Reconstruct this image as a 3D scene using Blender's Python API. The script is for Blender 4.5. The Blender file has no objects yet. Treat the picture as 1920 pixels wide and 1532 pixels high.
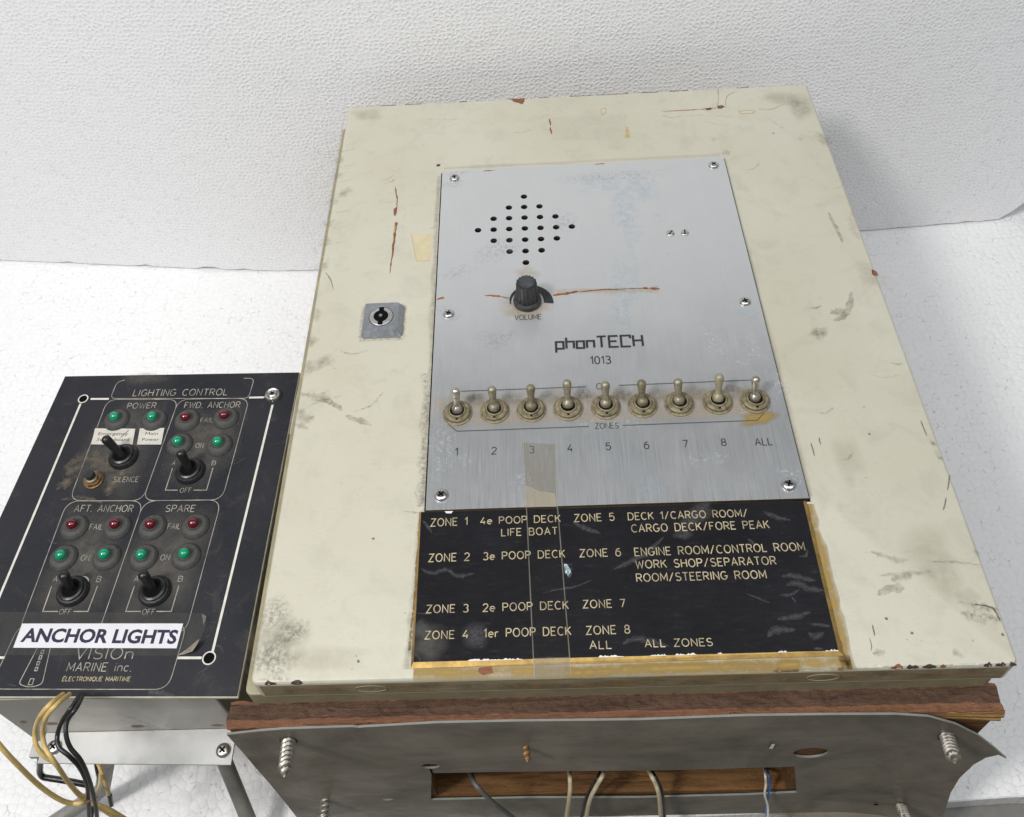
import bpy, math, random
from mathutils import Vector, Matrix, geometry as G
random.seed(7)
PI = math.pi
sc = bpy.context.scene
COL = sc.collection

# ------------------------------------------------------------------ camera
# world frame: x along the cabinet door, y up the door, z out of the door (up); door face z = 0, foam floor z = FZ
FZ = -0.245
C = Vector((0.16318, -0.17708, 0.50217))
RT = Vector((0.9983, -0.0045, -0.0582)); DN = Vector((-0.0423, -0.7442, -0.6667)); FW = Vector((-0.0403, 0.668, -0.7431))
FW.normalize(); RT = (RT - FW * RT.dot(FW)).normalized(); DN = FW.cross(RT).normalized()
FPX, CX, CY = 1763.0, 944.0, 540.0
cd = bpy.data.cameras.new('camera'); cam = bpy.data.objects.new('camera', cd); COL.objects.link(cam)
m = Matrix.Identity(4)
for i in range(3):
    m[i][0] = RT[i]; m[i][1] = -DN[i]; m[i][2] = -FW[i]; m[i][3] = C[i]
cam.matrix_world = m
cd.sensor_width = 36.0; cd.lens = FPX / 1920 * 36
cd.shift_x = (960 - CX) / 1920; cd.shift_y = -(766 - CY) / 1920
cd.clip_start = 0.01; cd.clip_end = 50
sc.camera = cam

# ------------------------------------------------------------------ light
w = bpy.data.worlds.new('World'); sc.world = w; w.use_nodes = True
bg = w.node_tree.nodes['Background']; bg.inputs[0].default_value = (0.90, 0.95, 1.0, 1); bg.inputs[1].default_value = 0.16
def area(name, loc, target, sx, sy, power, col):
    l = bpy.data.lights.new(name, 'AREA'); l.shape = 'RECTANGLE'; l.size = sx; l.size_y = sy
    l.energy = power; l.color = col
    o = bpy.data.objects.new(name, l); COL.objects.link(o); o.location = loc
    o.rotation_euler = (Vector(target) - Vector(loc)).to_track_quat('-Z', 'Y').to_euler()
    return o
area('ceiling_lamp', (-0.80, -0.52, 1.55), (0.25, 0.25, -0.1), 0.22, 0.34, 20.5, (1.0, 0.97, 0.93))
area('ceiling_panel', (0.0, -0.16, 1.30), (0.0, -0.10, 0.0), 2.8, 0.8, 20.5, (0.97, 0.985, 1.0))
sc.view_settings.view_transform = 'Standard'; sc.view_settings.look = 'None'
sc.view_settings.exposure = 0.0; sc.view_settings.gamma = 1.0
sc.view_settings.use_curve_mapping = False
try:
    sc.cycles.transparent_max_bounces = 24; sc.cycles.max_bounces = 12; sc.cycles.diffuse_bounces = 8
    sc.cycles.use_denoising = True
except Exception: pass

# ------------------------------------------------------------------ pixel -> place on a plane of the scene
def ray(p): return (RT * ((p[0] - CX) / FPX) + DN * ((p[1] - CY) / FPX) + FW)
def on(p, z=0.0):
    d = ray(p); return C + d * ((z - C.z) / d.z)
def ony(p, y):
    d = ray(p); return C + d * ((y - C.y) / d.y)
def zm(ox, oy, s): return lambda u, v: (ox + u / s, oy + v / s)

# ------------------------------------------------------------------ materials
def lin(c): return tuple(((v / 255) / 12.92 if v / 255 <= 0.04045 else ((v / 255 + 0.055) / 1.055) ** 2.4) for v in c)
class NT:
    def __init__(s, name):
        s.m = bpy.data.materials.new(name); s.m.use_nodes = True
        s.t = s.m.node_tree; s.n = s.t.nodes; s.b = s.n['Principled BSDF']; s.o = s.n['Material Output']
        s.pos = s.n.new('ShaderNodeNewGeometry').outputs['Position']
    def link(s, a, b): s.t.links.new(a, b)
    def mp(s, scale):
        mnode = s.n.new('ShaderNodeMapping'); s.link(s.pos, mnode.inputs[0])
        mnode.inputs['Scale'].default_value = scale if hasattr(scale, '__len__') else (scale,) * 3
        return mnode.outputs[0]
    def noise(s, scale, detail=4, rough=0.6, dist=0.0):
        n = s.n.new('ShaderNodeTexNoise'); s.link(s.mp(scale), n.inputs['Vector'])
        n.inputs['Scale'].default_value = 1; n.inputs['Detail'].default_value = detail
        n.inputs['Roughness'].default_value = rough; n.inputs['Distortion'].default_value = dist
        return n.outputs[0]
    def voro(s, scale, feature='F1', rnd=1.0):
        n = s.n.new('ShaderNodeTexVoronoi'); n.feature = feature; s.link(s.mp(scale), n.inputs['Vector'])
        n.inputs['Scale'].default_value = 1; n.inputs['Randomness'].default_value = rnd
        return n
    def ramp(s, x, a, b, ca=(0, 0, 0), cb=(1, 1, 1)):
        r = s.n.new('ShaderNodeValToRGB'); s.link(x, r.inputs[0])
        r.color_ramp.elements[0].position = a; r.color_ramp.elements[1].position = b
        r.color_ramp.elements[0].color = (*ca, 1); r.color_ramp.elements[1].color = (*cb, 1)
        return r.outputs[0]
    def mix(s, f, a, b):
        x = s.n.new('ShaderNodeMix'); x.data_type = 'RGBA'
        for v, i in ((f, 0), (a, 6), (b, 7)):
            if isinstance(v, (int, float)): x.inputs[i].default_value = v
            elif isinstance(v, tuple): x.inputs[i].default_value = (*v[:3], 1)
            else: s.link(v, x.inputs[i])
        return x.outputs[2]
    def math(s, op, a, b=0.0, clamp=False):
        x = s.n.new('ShaderNodeMath'); x.operation = op; x.use_clamp = clamp
        for v, i in ((a, 0), (b, 1)):
            if isinstance(v, (int, float)): x.inputs[i].default_value = v
            else: s.link(v, x.inputs[i])
        return x.outputs[0]
    def bump(s, h, dist, strength=1.0):
        x = s.n.new('ShaderNodeBump'); s.link(h, x.inputs['Height'])
        x.inputs['Distance'].default_value = dist; x.inputs['Strength'].default_value = strength
        s.link(x.outputs[0], s.b.inputs['Normal'])
    def attr(s, name):
        a = s.n.new('ShaderNodeAttribute'); a.attribute_name = name; return a.outputs['Fac']
    def set(s, col=None, rough=None, metal=None, spec=None):
        for v, k in ((col, 'Base Color'), (rough, 'Roughness'), (metal, 'Metallic'), (spec, 'Specular IOR Level')):
            if v is None: continue
            if isinstance(v, (int, float)): s.b.inputs[k].default_value = v
            elif isinstance(v, tuple): s.b.inputs[k].default_value = (*v[:3], 1)
            else: s.link(v, s.b.inputs[k])
        return s.m
    def alpha(s, fac):
        t = s.n.new('ShaderNodeBsdfTransparent'); x = s.n.new('ShaderNodeMixShader')
        if isinstance(fac, (int, float)): x.inputs[0].default_value = fac
        else: s.link(fac, x.inputs[0])
        s.link(t.outputs[0], x.inputs[1]); s.link(s.b.outputs[0], x.inputs[2]); s.link(x.outputs[0], s.o.inputs[0])
        return s.m
def mul(c, k): return tuple(min(1, v * k) for v in c)
MATS = {}
def simple(name, col, rough=0.5, metal=0.0, var=0.15, scale=300, bump=0.0, bscale=800, spec=0.5):
    if name in MATS: return MATS[name]
    k = NT(name); n = k.noise(scale, 5, 0.65)
    c = k.mix(k.ramp(n, 0.3, 0.7), mul(col, 1 - var), mul(col, 1 + var))
    k.set(c, k.ramp(n, 0.2, 0.8, (max(0, rough - .1),) * 3, (min(1, rough + .1),) * 3), metal, spec)
    if bump: k.bump(k.noise(bscale, 3), bump)
    MATS[name] = k.m; return k.m
def stain(name, col, dens, nscale, lo=0.35, hi=0.65, rough=0.6, spec=0.3):
    """a mark with its own outline: soft rim (fade) broken up by noise"""
    k = NT(name); k.set(col, rough, 0.0, spec)
    n = k.ramp(k.noise(nscale, 6, 0.7), lo, hi)
    f = k.math('MULTIPLY', k.attr('fade'), n); f = k.math('MULTIPLY', f, dens, True)
    return k.alpha(f)

def foam(name, cell, depth, convex, tint, gaps, plane):
    """expanded polystyrene: packed beads seen as a 2-D cell pattern on the board's own face"""
    k = NT(name); raw = k.pos
    sp = k.n.new('ShaderNodeSeparateXYZ'); k.link(raw, sp.inputs[0]); cb = k.n.new('ShaderNodeCombineXYZ')
    k.link(sp.outputs[0], cb.inputs[0]); k.link(sp.outputs[plane], cb.inputs[1]); flat = cb.outputs[0]
    warp = k.n.new('ShaderNodeVectorMath'); warp.operation = 'ADD'
    nn = k.n.new('ShaderNodeTexNoise'); nn.inputs['Scale'].default_value = 1.5 / cell; k.link(flat, nn.inputs['Vector'])
    sc_ = k.n.new('ShaderNodeVectorMath'); sc_.operation = 'SCALE'; sc_.inputs['Scale'].default_value = cell * 0.45
    k.link(nn.outputs['Color'], sc_.inputs[0]); k.link(flat, warp.inputs[0]); k.link(sc_.outputs[0], warp.inputs[1])
    k.pos = warp.outputs[0]
    v = k.voro(1 / cell, 'F1', 0.8); e = k.voro(1 / cell, 'DISTANCE_TO_EDGE', 0.8); sv = k.voro(1 / cell, 'SMOOTH_F1', 0.8)
    for q in (v, e, sv): q.voronoi_dimensions = '2D'
    sv.inputs['Smoothness'].default_value = 0.25
    jit = k.n.new('ShaderNodeSeparateColor'); k.link(v.outputs['Color'], jit.inputs[0])
    k.pos = raw; big = k.noise(8, 3); med = k.noise(0.35 / cell, 3)
    d = sv.outputs['Distance']; ed = e.outputs['Distance']
    def ease(x, a, b, ca, cb_):
        r = k.ramp(x, a, b, (ca,) * 3, (cb_,) * 3); r.node.color_ramp.interpolation = 'EASE'; return r
    if convex:
        h = k.math('ADD', k.math('MULTIPLY', k.math('MULTIPLY', d, d), -0.9), k.math('MULTIPLY', ease(ed, 0.0, 0.10, 0, 1), 0.10))
        h = k.math('MULTIPLY', h, k.ramp(med, 0.3, 0.7, (.45,) * 3, (1,) * 3))
    else:
        h = k.math('MULTIPLY', ease(ed, 0.0, 0.42, 1, 0), k.ramp(med, 0.28, 0.62, (.35,) * 3, (1,) * 3))
    h = k.math('ADD', h, k.math('MULTIPLY', jit.outputs[0], 0.14))
    h = k.math('ADD', h, k.math('MULTIPLY', k.noise(0.16 / cell, 3), 1.2))
    k.bump(h, depth)
    gap = k.ramp(ed, 0.0, 0.085, (1, 1, 1), (0, 0, 0))
    gm = k.ramp(k.noise(0.75 / cell, 2), 0.59 - gaps, 0.69 - gaps)
    g = k.math('MULTIPLY', gap, gm)
    pit = k.math('MULTIPLY', k.ramp(k.noise(1.4 / cell, 1), 0.70, 0.75), k.ramp(big, 0.45, 0.6))
    col = k.mix(k.ramp(big, 0.3, 0.7), mul(tint, 0.98), tint)
    if not convex: col = k.mix(k.math('MULTIPLY', ease(ed, 0.05, 0.35, 0, 1), 0.5), col, mul(tint, 0.86))  # dimple shade put into the colour: centres darker than ridges
    col = k.mix(k.math('MULTIPLY', jit.outputs[1], 0.10), col, mul(tint, 0.85))
    col = k.mix(k.math('MULTIPLY', g, 0.62), col, (0.27, 0.265, 0.26))  # shade of the crevices between beads, put into the colour
    col = k.mix(k.math('MULTIPLY', pit, 0.40), col, (0.25, 0.24, 0.23))
    k.set(col, 0.5, 0.0, 0.4)
    return k.m
M_FLOOR = foam('foam_beads_floor', 0.0062, 0.0013, True, (0.85, 0.85, 0.855), -0.015, 1)
M_WALL = foam('foam_beads_wall', 0.0046, 0.00034, False, (0.90, 0.90, 0.915), 0.0, 2)

def paint():
    k = NT('cream_paint'); base = (0.520, 0.502, 0.415)
    a = k.noise(7, 5, 0.6); b = k.noise(45, 6, 0.7, 0.6); c = k.noise((140, 420, 200), 5, 0.75); s = k.noise(700, 2)
    col = k.mix(k.ramp(a, 0.3, 0.75), mul(base, 1.05), (0.480, 0.452, 0.352))
    col = k.mix(k.math('MULTIPLY', k.ramp(b, 0.50, 0.80), 0.40), col, (0.32, 0.305, 0.25))
    col = k.mix(k.math('MULTIPLY', k.ramp(c, 0.60, 0.76), 0.42), col, (0.25, 0.23, 0.18))
    col = k.mix(k.math('MULTIPLY', k.ramp(s, 0.72, 0.80), 0.35), col, (0.12, 0.11, 0.09))
    k.set(col, k.ramp(b, 0.3, 0.7, (.36,) * 3, (.52,) * 3), 0.0, 0.45)
    k.bump(k.noise(260, 4), 0.00012); return k.m
M_PAINT = paint()
def alu():
    k = NT('brushed_aluminium')
    fine = k.noise((2600, 26, 26), 3, 0.7); mid = k.noise((60, 40, 40), 5); spk = k.noise(520, 4, 0.75); big = k.noise(11, 3)
    col = k.mix(k.ramp(fine, 0.25, 0.75), (0.42, 0.43, 0.436), (0.59, 0.60, 0.606))
    col = k.mix(k.math('MULTIPLY', k.ramp(mid, 0.45, 0.75), 0.4), col, (0.66, 0.67, 0.67))
    col = k.mix(k.math('MULTIPLY', k.ramp(big, 0.5, 0.7), 0.25), col, (0.50, 0.53, 0.57))
    col = k.mix(k.math('MULTIPLY', k.ramp(spk, 0.66, 0.74), 0.5), col, (0.28, 0.29, 0.30))
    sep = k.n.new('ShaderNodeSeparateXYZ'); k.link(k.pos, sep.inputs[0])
    upper_mask = k.ramp(k.math('ADD', sep.outputs[1], k.math('MULTIPLY', k.noise(22, 4), 0.09)), 0.19, 0.30)  # upper part of the plate turned paler and less metallic along y
    col = k.mix(k.math('MULTIPLY', upper_mask, 0.75), col, (0.585, 0.594, 0.598))
    k.set(col, k.ramp(fine, 0.2, 0.8, (.30,) * 3, (.44,) * 3), k.ramp(upper_mask, 0.0, 1.0, (0.72,) * 3, (0.52,) * 3), 0.5)
    k.bump(fine, 0.00004); return k.m
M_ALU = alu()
def legend():
    k = NT('black_laminate')
    a = k.noise(18, 5, 0.7); s = k.noise((90, 480, 90), 5, 0.75); p = k.noise(900, 2)
    col = k.mix(k.ramp(a, 0.35, 0.7), (0.0105, 0.0105, 0.0125), (0.017, 0.017, 0.020))
    col = k.mix(k.math('MULTIPLY', k.ramp(s, 0.60, 0.76), 0.35), col, (0.075, 0.075, 0.08))
    col = k.mix(k.math('MULTIPLY', k.ramp(p, 0.74, 0.80), 0.5), col, (0.2, 0.2, 0.21))
    k.set(col, k.ramp(s, 0.4, 0.7, (.28,) * 3, (.45,) * 3), 0, 0.14); return k.m
M_LEGEND = legend()
def panelm():
    k = NT('black_textured_panel')
    a = k.noise(14, 4, 0.6); f = k.noise(1500, 3, 0.7); d = k.noise(60, 6, 0.75, 0.5); p = k.noise(800, 2)
    col = k.mix(k.ramp(a, 0.35, 0.7), (0.016, 0.017, 0.022), (0.028, 0.028, 0.033))
    col = k.mix(k.math('MULTIPLY', k.ramp(f, 0.5, 0.75), 0.5), col, (0.045, 0.045, 0.052))
    col = k.mix(k.math('MULTIPLY', k.ramp(d, 0.55, 0.8), 0.45), col, (0.085, 0.078, 0.066))
    col = k.mix(k.math('MULTIPLY', k.ramp(p, 0.745, 0.80), 0.7), col, (0.35, 0.35, 0.36))
    k.set(col, 0.5, 0, 0.18); k.bump(f, 0.00025); return k.m
M_PANEL = panelm()
def brassm():
    k = NT('brass_edge'); n = k.noise(120, 5, 0.7)
    k.set(k.mix(k.ramp(n, 0.35, 0.7), (0.50, 0.33, 0.10), (0.24, 0.15, 0.05)), 0.38, 0.6, 0.5); return k.m
M_BRASS = brassm()
def sheetm():
    k = NT('grey_olive_sheet'); a = k.noise(16, 5, 0.65, 0.4); b = k.noise((14, 60, 46), 5, 0.7, 0.8); s = k.noise(600, 3)
    col = k.mix(k.ramp(a, 0.3, 0.7), (0.24, 0.21, 0.165), (0.105, 0.093, 0.072))
    col = k.mix(k.math('MULTIPLY', k.ramp(b, 0.5, 0.75), 0.55), col, (0.075, 0.068, 0.052))
    col = k.mix(k.math('MULTIPLY', k.ramp(s, 0.7, 0.8), 0.4), col, (0.10, 0.09, 0.08))
    k.set(col, k.ramp(a, 0.3, 0.7, (.30,) * 3, (.50,) * 3), 0, 0.22); k.bump(a, 0.0012); return k.m
M_SHEET = sheetm()
def woodm(name, dark, light, rgh=0.0, sc_=1.0):
    k = NT(name); g = k.noise((9, 130 * sc_, 130 * sc_), 6, 0.7, 1.2); b = k.noise((50, 260, 260), 5, 0.8); f = k.noise((25, 700, 700), 3)
    col = k.mix(k.ramp(g, 0.35, 0.68), light, dark)
    col = k.mix(k.math('MULTIPLY', k.ramp(b, 0.56, 0.72), 0.7), col, mul(dark, 0.30))
    col = k.mix(k.math('MULTIPLY', k.ramp(f, 0.5, 0.8), 0.3), col, mul(light, 1.4))
    k.set(col, 0.7, 0, 0.25); k.bump(b, 0.0012 + rgh); return k.m
M_WOOD = woodm('stained_plywood', (0.115, 0.054, 0.031), (0.255, 0.118, 0.064), 0.001)
M_WOODR = woodm('rough_plywood', (0.060, 0.034, 0.022), (0.155, 0.088, 0.060), 0.0025)
M_WOODY = woodm('raw_plywood', (0.12, 0.06, 0.025), (0.36, 0.21, 0.075), 0.001)
M_CUT = woodm('sawn_plywood', (0.075, 0.034, 0.012), (0.23, 0.115, 0.042), 0.001)
M_OLIVE = simple('olive_paint', (0.30, 0.27, 0.17), 0.45, 0, 0.2, 60)
M_BLACK = simple('matt_black', (0.004, 0.004, 0.004), 0.9, 0, 0.1, 200, spec=0.1)
M_PLASTIC = simple('black_plastic', (0.014, 0.014, 0.015), 0.33, 0, 0.4, 500, 0.0001, 900)
M_KNOB = simple('worn_black_plastic', (0.030, 0.030, 0.032), 0.42, 0, 0.6, 350, 0.00015, 700)
M_RUBBER = simple('grey_rubber', (0.050, 0.049, 0.047), 0.65, 0, 0.3, 400, 0.0001)
M_NICKEL = simple('tarnished_nickel', (0.30, 0.27, 0.195), 0.46, 0.55, 0.35, 420, 0.0001)
M_DIRTYNUT = simple('grimy_nut', (0.215, 0.182, 0.112), 0.52, 0.35, 0.55, 260, 0.0001)
M_STEEL = simple('screw_steel', (0.55, 0.54, 0.52), 0.28, 0.95, 0.2, 500)
M_ZINC = simple('zinc_thread', (0.36, 0.335, 0.29), 0.42, 0.8, 0.3, 400)
M_CHROME = simple('satin_chrome', (0.35, 0.365, 0.39), 0.36, 0.7, 0.15, 300)
M_INK = simple('black_ink', (0.018, 0.020, 0.024), 0.6, 0, 0.2, 900)
M_INKG = simple('grey_ink', (0.075, 0.07, 0.062), 0.6, 0, 0.2, 900)
M_ENGRAVE = simple('engraved_brass', (0.44, 0.37, 0.23), 0.5, 0.1, 0.45, 160)
M_ENGRAVW = simple('engraved_white', (0.30, 0.28, 0.235), 0.6, 0.0, 0.5, 130)
M_WHITEL = simple('engraved_white_line', (0.60, 0.58, 0.52), 0.6, 0.0, 0.15, 200)
M_LABEL = simple('paper_label', (0.64, 0.63, 0.66), 0.5, 0, 0.04, 120)
M_LABELO = simple('aged_paper_label', (0.55, 0.52, 0.46), 0.55, 0, 0.1, 160)
M_NAVY = simple('navy_ink', (0.013, 0.010, 0.035), 0.5, 0, 0.2, 600)
M_GREEN = simple('green_lens', (0.0, 0.33, 0.16), 0.12, 0, 0.1, 300)
M_RED = simple('red_lens', (0.14, 0.004, 0.012), 0.12, 0, 0.2, 300)
for mm in (M_GREEN, M_RED):
    b_ = mm.node_tree.nodes['Principled BSDF']; b_.inputs['Transmission Weight'].default_value = 0.25; b_.inputs['Coat Weight'].default_value = 0.6
M_BOX = simple('grey_steel_box', (0.29, 0.275, 0.245), 0.42, 0.25, 0.12, 40)
M_FLANGE = simple('bare_aluminium_strip', (0.46, 0.46, 0.45), 0.4, 0.55, 0.12, 30)
M_TUBE = simple('grey_conduit', (0.24, 0.235, 0.21), 0.5, 0.1, 0.2, 150)
M_YEL = simple('yellow_wire', (0.58, 0.42, 0.16), 0.4, 0, 0.15, 250)
M_BLKW = simple('black_wire', (0.016, 0.016, 0.017), 0.35, 0, 0.3, 250)
M_CREAM = simple('cream_wire', (0.50, 0.43, 0.28), 0.45, 0, 0.15, 250)
M_GREYW = simple('grey_cable', (0.10, 0.10, 0.095), 0.45, 0, 0.2, 250)
M_BLUE = simple('blue_wire', (0.04, 0.16, 0.42), 0.4, 0, 0.1, 250)
M_WHITEW = simple('white_wire', (0.60, 0.58, 0.52), 0.4, 0, 0.1, 250)
M_RUSTY = simple('rusty_brass', (0.22, 0.125, 0.055), 0.5, 0.45, 0.45, 350, 0.0002)
M_TABLE = simple('grey_table', (0.17, 0.165, 0.15), 0.6, 0, 0.2, 60)
M_TAN = simple('tan_primer', (0.44, 0.33, 0.17), 0.6, 0, 0.15, 300)
M_BROWN = simple('brown_primer', (0.20, 0.075, 0.035), 0.7, 0, 0.4, 500)
M_DARKCHIP = simple('bare_dark_steel', (0.055, 0.035, 0.028), 0.7, 0, 0.5, 700)
M_PALE = simple('pale_paint', (0.508, 0.488, 0.398), 0.45, 0, 0.05, 100)
M_TAPEY = simple('yellowed_tape', (0.55, 0.485, 0.31), 0.4, 0, 0.08, 150)
M_LINE = simple('pencil_scratch', (0.17, 0.15, 0.12), 0.7, 0, 0.5, 500)
M_LACQ = simple('flaked_white', (0.75, 0.73, 0.68), 0.6, 0, 0.1, 300)
S_GRIME = stain('grime', (0.21, 0.18, 0.13), 0.52, 200, 0.30, 0.78)
S_DARK = stain('dark_grime_shade', (0.095, 0.080, 0.060), 0.62, 420, 0.42, 0.75)
S_SOFT = stain('soft_dirt', (0.36, 0.31, 0.22), 0.32, 45, 0.15, 0.8)
S_OCHRE = stain('old_glue', (0.35, 0.235, 0.07), 1.0, 80, 0.20, 0.56)
S_GLUE = stain('dark_glue', (0.20, 0.125, 0.035), 1.0, 300, 0.38, 0.55)
S_RUST = stain('rust', (0.30, 0.095, 0.02), 1.5, 420, 0.36, 0.52)
S_RUSTS = stain('rust_bloom', (0.47, 0.36, 0.22), 0.50, 110, 0.15, 0.75)
S_BLUE = stain('blue_spots', (0.40, 0.53, 0.62), 0.42, 150, 0.42, 0.72)
S_GREYSP = stain('grey_corrosion', (0.30, 0.33, 0.36), 0.45, 480, 0.46, 0.74)
S_WHITE = stain('white_flecks', (0.62, 0.66, 0.70), 0.5, 420, 0.50, 0.68)
S_SMEAR = stain('grey_smear', (0.24, 0.24, 0.245), 0.42, 520, 0.25, 0.85)
S_DUST = stain('brown_dust', (0.20, 0.165, 0.115), 0.75, 190, 0.36, 0.68)
S_DUSTS = stain('panel_dust', (0.115, 0.106, 0.093), 0.75, 70, 0.2, 0.6)
def tapem(name, col, f, rough):
    k = NT(name); k.set(col, rough, 0, 0.6); n = k.noise((200, 40, 60), 4)
    return k.alpha(k.ramp(n, 0.3, 0.75, (f * 0.7,) * 3, (f * 1.4,) * 3))
M_TAPE = tapem('clear_tape', (0.27, 0.24, 0.18), 0.33, 0.35)
M_TAPE2 = tapem('hazy_tape', (0.11, 0.105, 0.09), 0.20, 0.42)
M_TAPEE = tapem('tape_edge', (0.45, 0.42, 0.34), 0.30, 0.5)

# ------------------------------------------------------------------ mesh builder
ORG = {}
class MB:
    def __init__(s): s.v = []; s.f = []; s.mi = []; s.fade = []; s.mats = []
    def mat(s, m):
        if m not in s.mats: s.mats.append(m)
        return s.mats.index(m)
    def add(s, vs, fs, m, fade=None):
        o = len(s.v); s.v += [Vector(p) for p in vs]; s.fade += (fade if fade else [1.0] * len(vs))
        k = s.mat(m)
        for f in fs: s.f.append([i + o for i in f]); s.mi.append(k)
        return s
    def box(s, a, b, m):
        x0, y0, z0 = a; x1, y1, z1 = b
        vs = [(x0, y0, z0), (x1, y0, z0), (x1, y1, z0), (x0, y1, z0), (x0, y0, z1), (x1, y0, z1), (x1, y1, z1), (x0, y1, z1)]
        return s.add(vs, [(0, 3, 2, 1), (4, 5, 6, 7), (0, 1, 5, 4), (1, 2, 6, 5), (2, 3, 7, 6), (3, 0, 4, 7)], m)
    def loft(s, rings, m, cap0=True, cap1=True, closed=True):
        n = len(rings[0]); vs = [p for r in rings for p in r]; fs = []
        for k in range(len(rings) - 1):
            for i in range(n if closed else n - 1):
                j = (i + 1) % n; fs.append((k * n + i, k * n + j, (k + 1) * n + j, (k + 1) * n + i))
        if cap0: fs.append(tuple(range(n))[::-1])
        if cap1: fs.append(tuple((len(rings) - 1) * n + i for i in range(n)))
        return s.add(vs, fs, m)
    def lathe(s, prof, m, c=(0, 0, 0), ax=(0, 0, 1), n=28, cap0=True, cap1=True, mod=None):
        q = Vector(ax).normalized().to_track_quat('Z', 'Y') if tuple(ax) != (0, 0, 1) else None
        rings = []
        for r, h in prof:
            R = []
            for i in range(n):
                a = 2 * PI * i / n; rr = r * (mod(a) if mod else 1)
                p = Vector((rr * math.cos(a), rr * math.sin(a), h))
                if q: p = q @ p
                R.append(p + Vector(c))
            rings.append(R)
        return s.loft(rings, m, cap0, cap1)
    def prism(s, poly, z0, z1, m):
        P = [Vector((p[0], p[1], 0)) for p in poly]
        ar = sum(P[i].x * P[(i + 1) % len(P)].y - P[(i + 1) % len(P)].x * P[i].y for i in range(len(P)))
        if ar < 0: P.reverse()
        return s.loft([[p + Vector((0, 0, z0)) for p in P], [p + Vector((0, 0, z1)) for p in P]], m)
    def tube(s, pts, r, m, n=12, caps=True):
        pts = [Vector(p) for p in pts]; rings = []; up = Vector((0.3, 0.2, 1))
        for i, p in enumerate(pts):
            t = (pts[min(i + 1, len(pts) - 1)] - pts[max(i - 1, 0)]).normalized()
            a = t.cross(up); a = a.normalized() if a.length > 1e-6 else Vector((1, 0, 0))
            b = a.cross(t).normalized(); up = b
            rr = r(i / (len(pts) - 1)) if callable(r) else r
            rings.append([p + a * rr * math.cos(2 * PI * k / n) + b * rr * math.sin(2 * PI * k / n) for k in range(n)])
        return s.loft([q[::-1] for q in rings], m, caps, caps)
    def strip(s, pts, w, z, m, fz=None):
        """flat ribbon of width w along pts, mitred joints"""
        P = [Vector((p[0], p[1])) for p in pts]; L = []; R = []
        cl = len(P) > 2 and (P[0] - P[-1]).length < 1e-7
        if cl: P = P[:-1]
        n = len(P)
        for i in range(n):
            a = P[i] - P[(i - 1) % n] if (i > 0 or cl) else P[1] - P[0]
            b = P[(i + 1) % n] - P[i] if (i < n - 1 or cl) else a
            if a.length < 1e-9: a = b
            if b.length < 1e-9: b = a
            a.normalize(); b.normalize(); na = Vector((-a.y, a.x)); nb = Vector((-b.y, b.x)); mt = na + nb
            mt = na if mt.length < 0.3 else mt.normalized()
            k = min(1 / max(0.4, mt.dot(na)), 2.2)
            L.append(P[i] + mt * w / 2 * k); R.append(P[i] - mt * w / 2 * k)
        if cl: L.append(L[0]); R.append(R[0]); n += 1
        vs = [(p.x, p.y, z) for p in L] + [(p.x, p.y, z) for p in R]
        return s.add(vs, [(i, n + i, n + i + 1, i + 1) for i in range(n - 1)], m)
    def soft(s, c, rx, ry, rot, z, m, seed=0, n=22, jag=0.25):
        """a blotch with an uneven outline that thins out to its rim"""
        rnd = random.Random(seed); vs = [(c[0], c[1], z)]; fd = [1.0]; co, si = math.cos(rot), math.sin(rot)
        ph = [(rnd.uniform(0, 6.28), rnd.uniform(0.3, 1)) for _ in range(4)]
        for k, (q, fa) in enumerate(((0.5, 0.75), (1.0, 0.0))):
            for i in range(n):
                a = 2 * PI * i / n; rr = q * (1 + jag * sum(g * math.sin((j + 2) * a + p) for j, (p, g) in enumerate(ph)) / 2)
                x, y = rx * rr * math.cos(a), ry * rr * math.sin(a)
                vs.append((c[0] + x * co - y * si, c[1] + x * si + y * co, z)); fd.append(fa)
        fs = [(0, 1 + i, 1 + (i + 1) % n) for i in range(n)]
        fs += [(1 + i, 1 + n + i, 1 + n + (i + 1) % n, 1 + (i + 1) % n) for i in range(n)]
        return s.add(vs, fs, m, fd)
    def poly(s, pts, z, m, fade=1.0):
        P = [Vector((p[0], p[1], z)) for p in pts]
        ar = sum(P[i].x * P[(i + 1) % len(P)].y - P[(i + 1) % len(P)].x * P[i].y for i in range(len(P)))
        if ar < 0: P.reverse()
        tri = G.tessellate_polygon([P])
        fs = []
        for t in tri:
            a, b, c = (P[i] for i in t)
            fs.append(tuple(t) if (b - a).cross(c - a).z > 0 else (t[0], t[2], t[1]))
        return s.add(P, fs, m, [fade] * len(P))
    def streak(s, pts, w, z, m, seed=0, jag=0.4, soft=True):
        """smear along pts: width profile w(t), thin at both ends"""
        P = cat(pts, 6); n = len(P); rnd = random.Random(seed); vs = []; fd = []
        for i, p in enumerate(P):
            t = i / (n - 1); d = (P[min(i + 1, n - 1)] - P[max(0, i - 1)]); d.z = 0; d.normalize(); nn = Vector((-d.y, d.x, 0))
            hw = (w(t) if callable(w) else w * (math.sin(PI * t) ** 0.5 * 0.9 + 0.1)) / 2
            a, b = hw * (1 + rnd.uniform(-jag, jag)), hw * (1 + rnd.uniform(-jag, jag))
            for q, fa in ((a, 0.25 if soft else 1), (0, 1), (-b, 0.25 if soft else 1)):
                x = p + nn * q; vs.append((x.x, x.y, z)); fd.append(fa)
        fs = []
        for i in range(n - 1):
            for j in (0, 1): fs.append((3 * i + j, 3 * i + j + 1, 3 * i + j + 4, 3 * i + j + 3))
        return s.add(vs, fs, m, fd)
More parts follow.
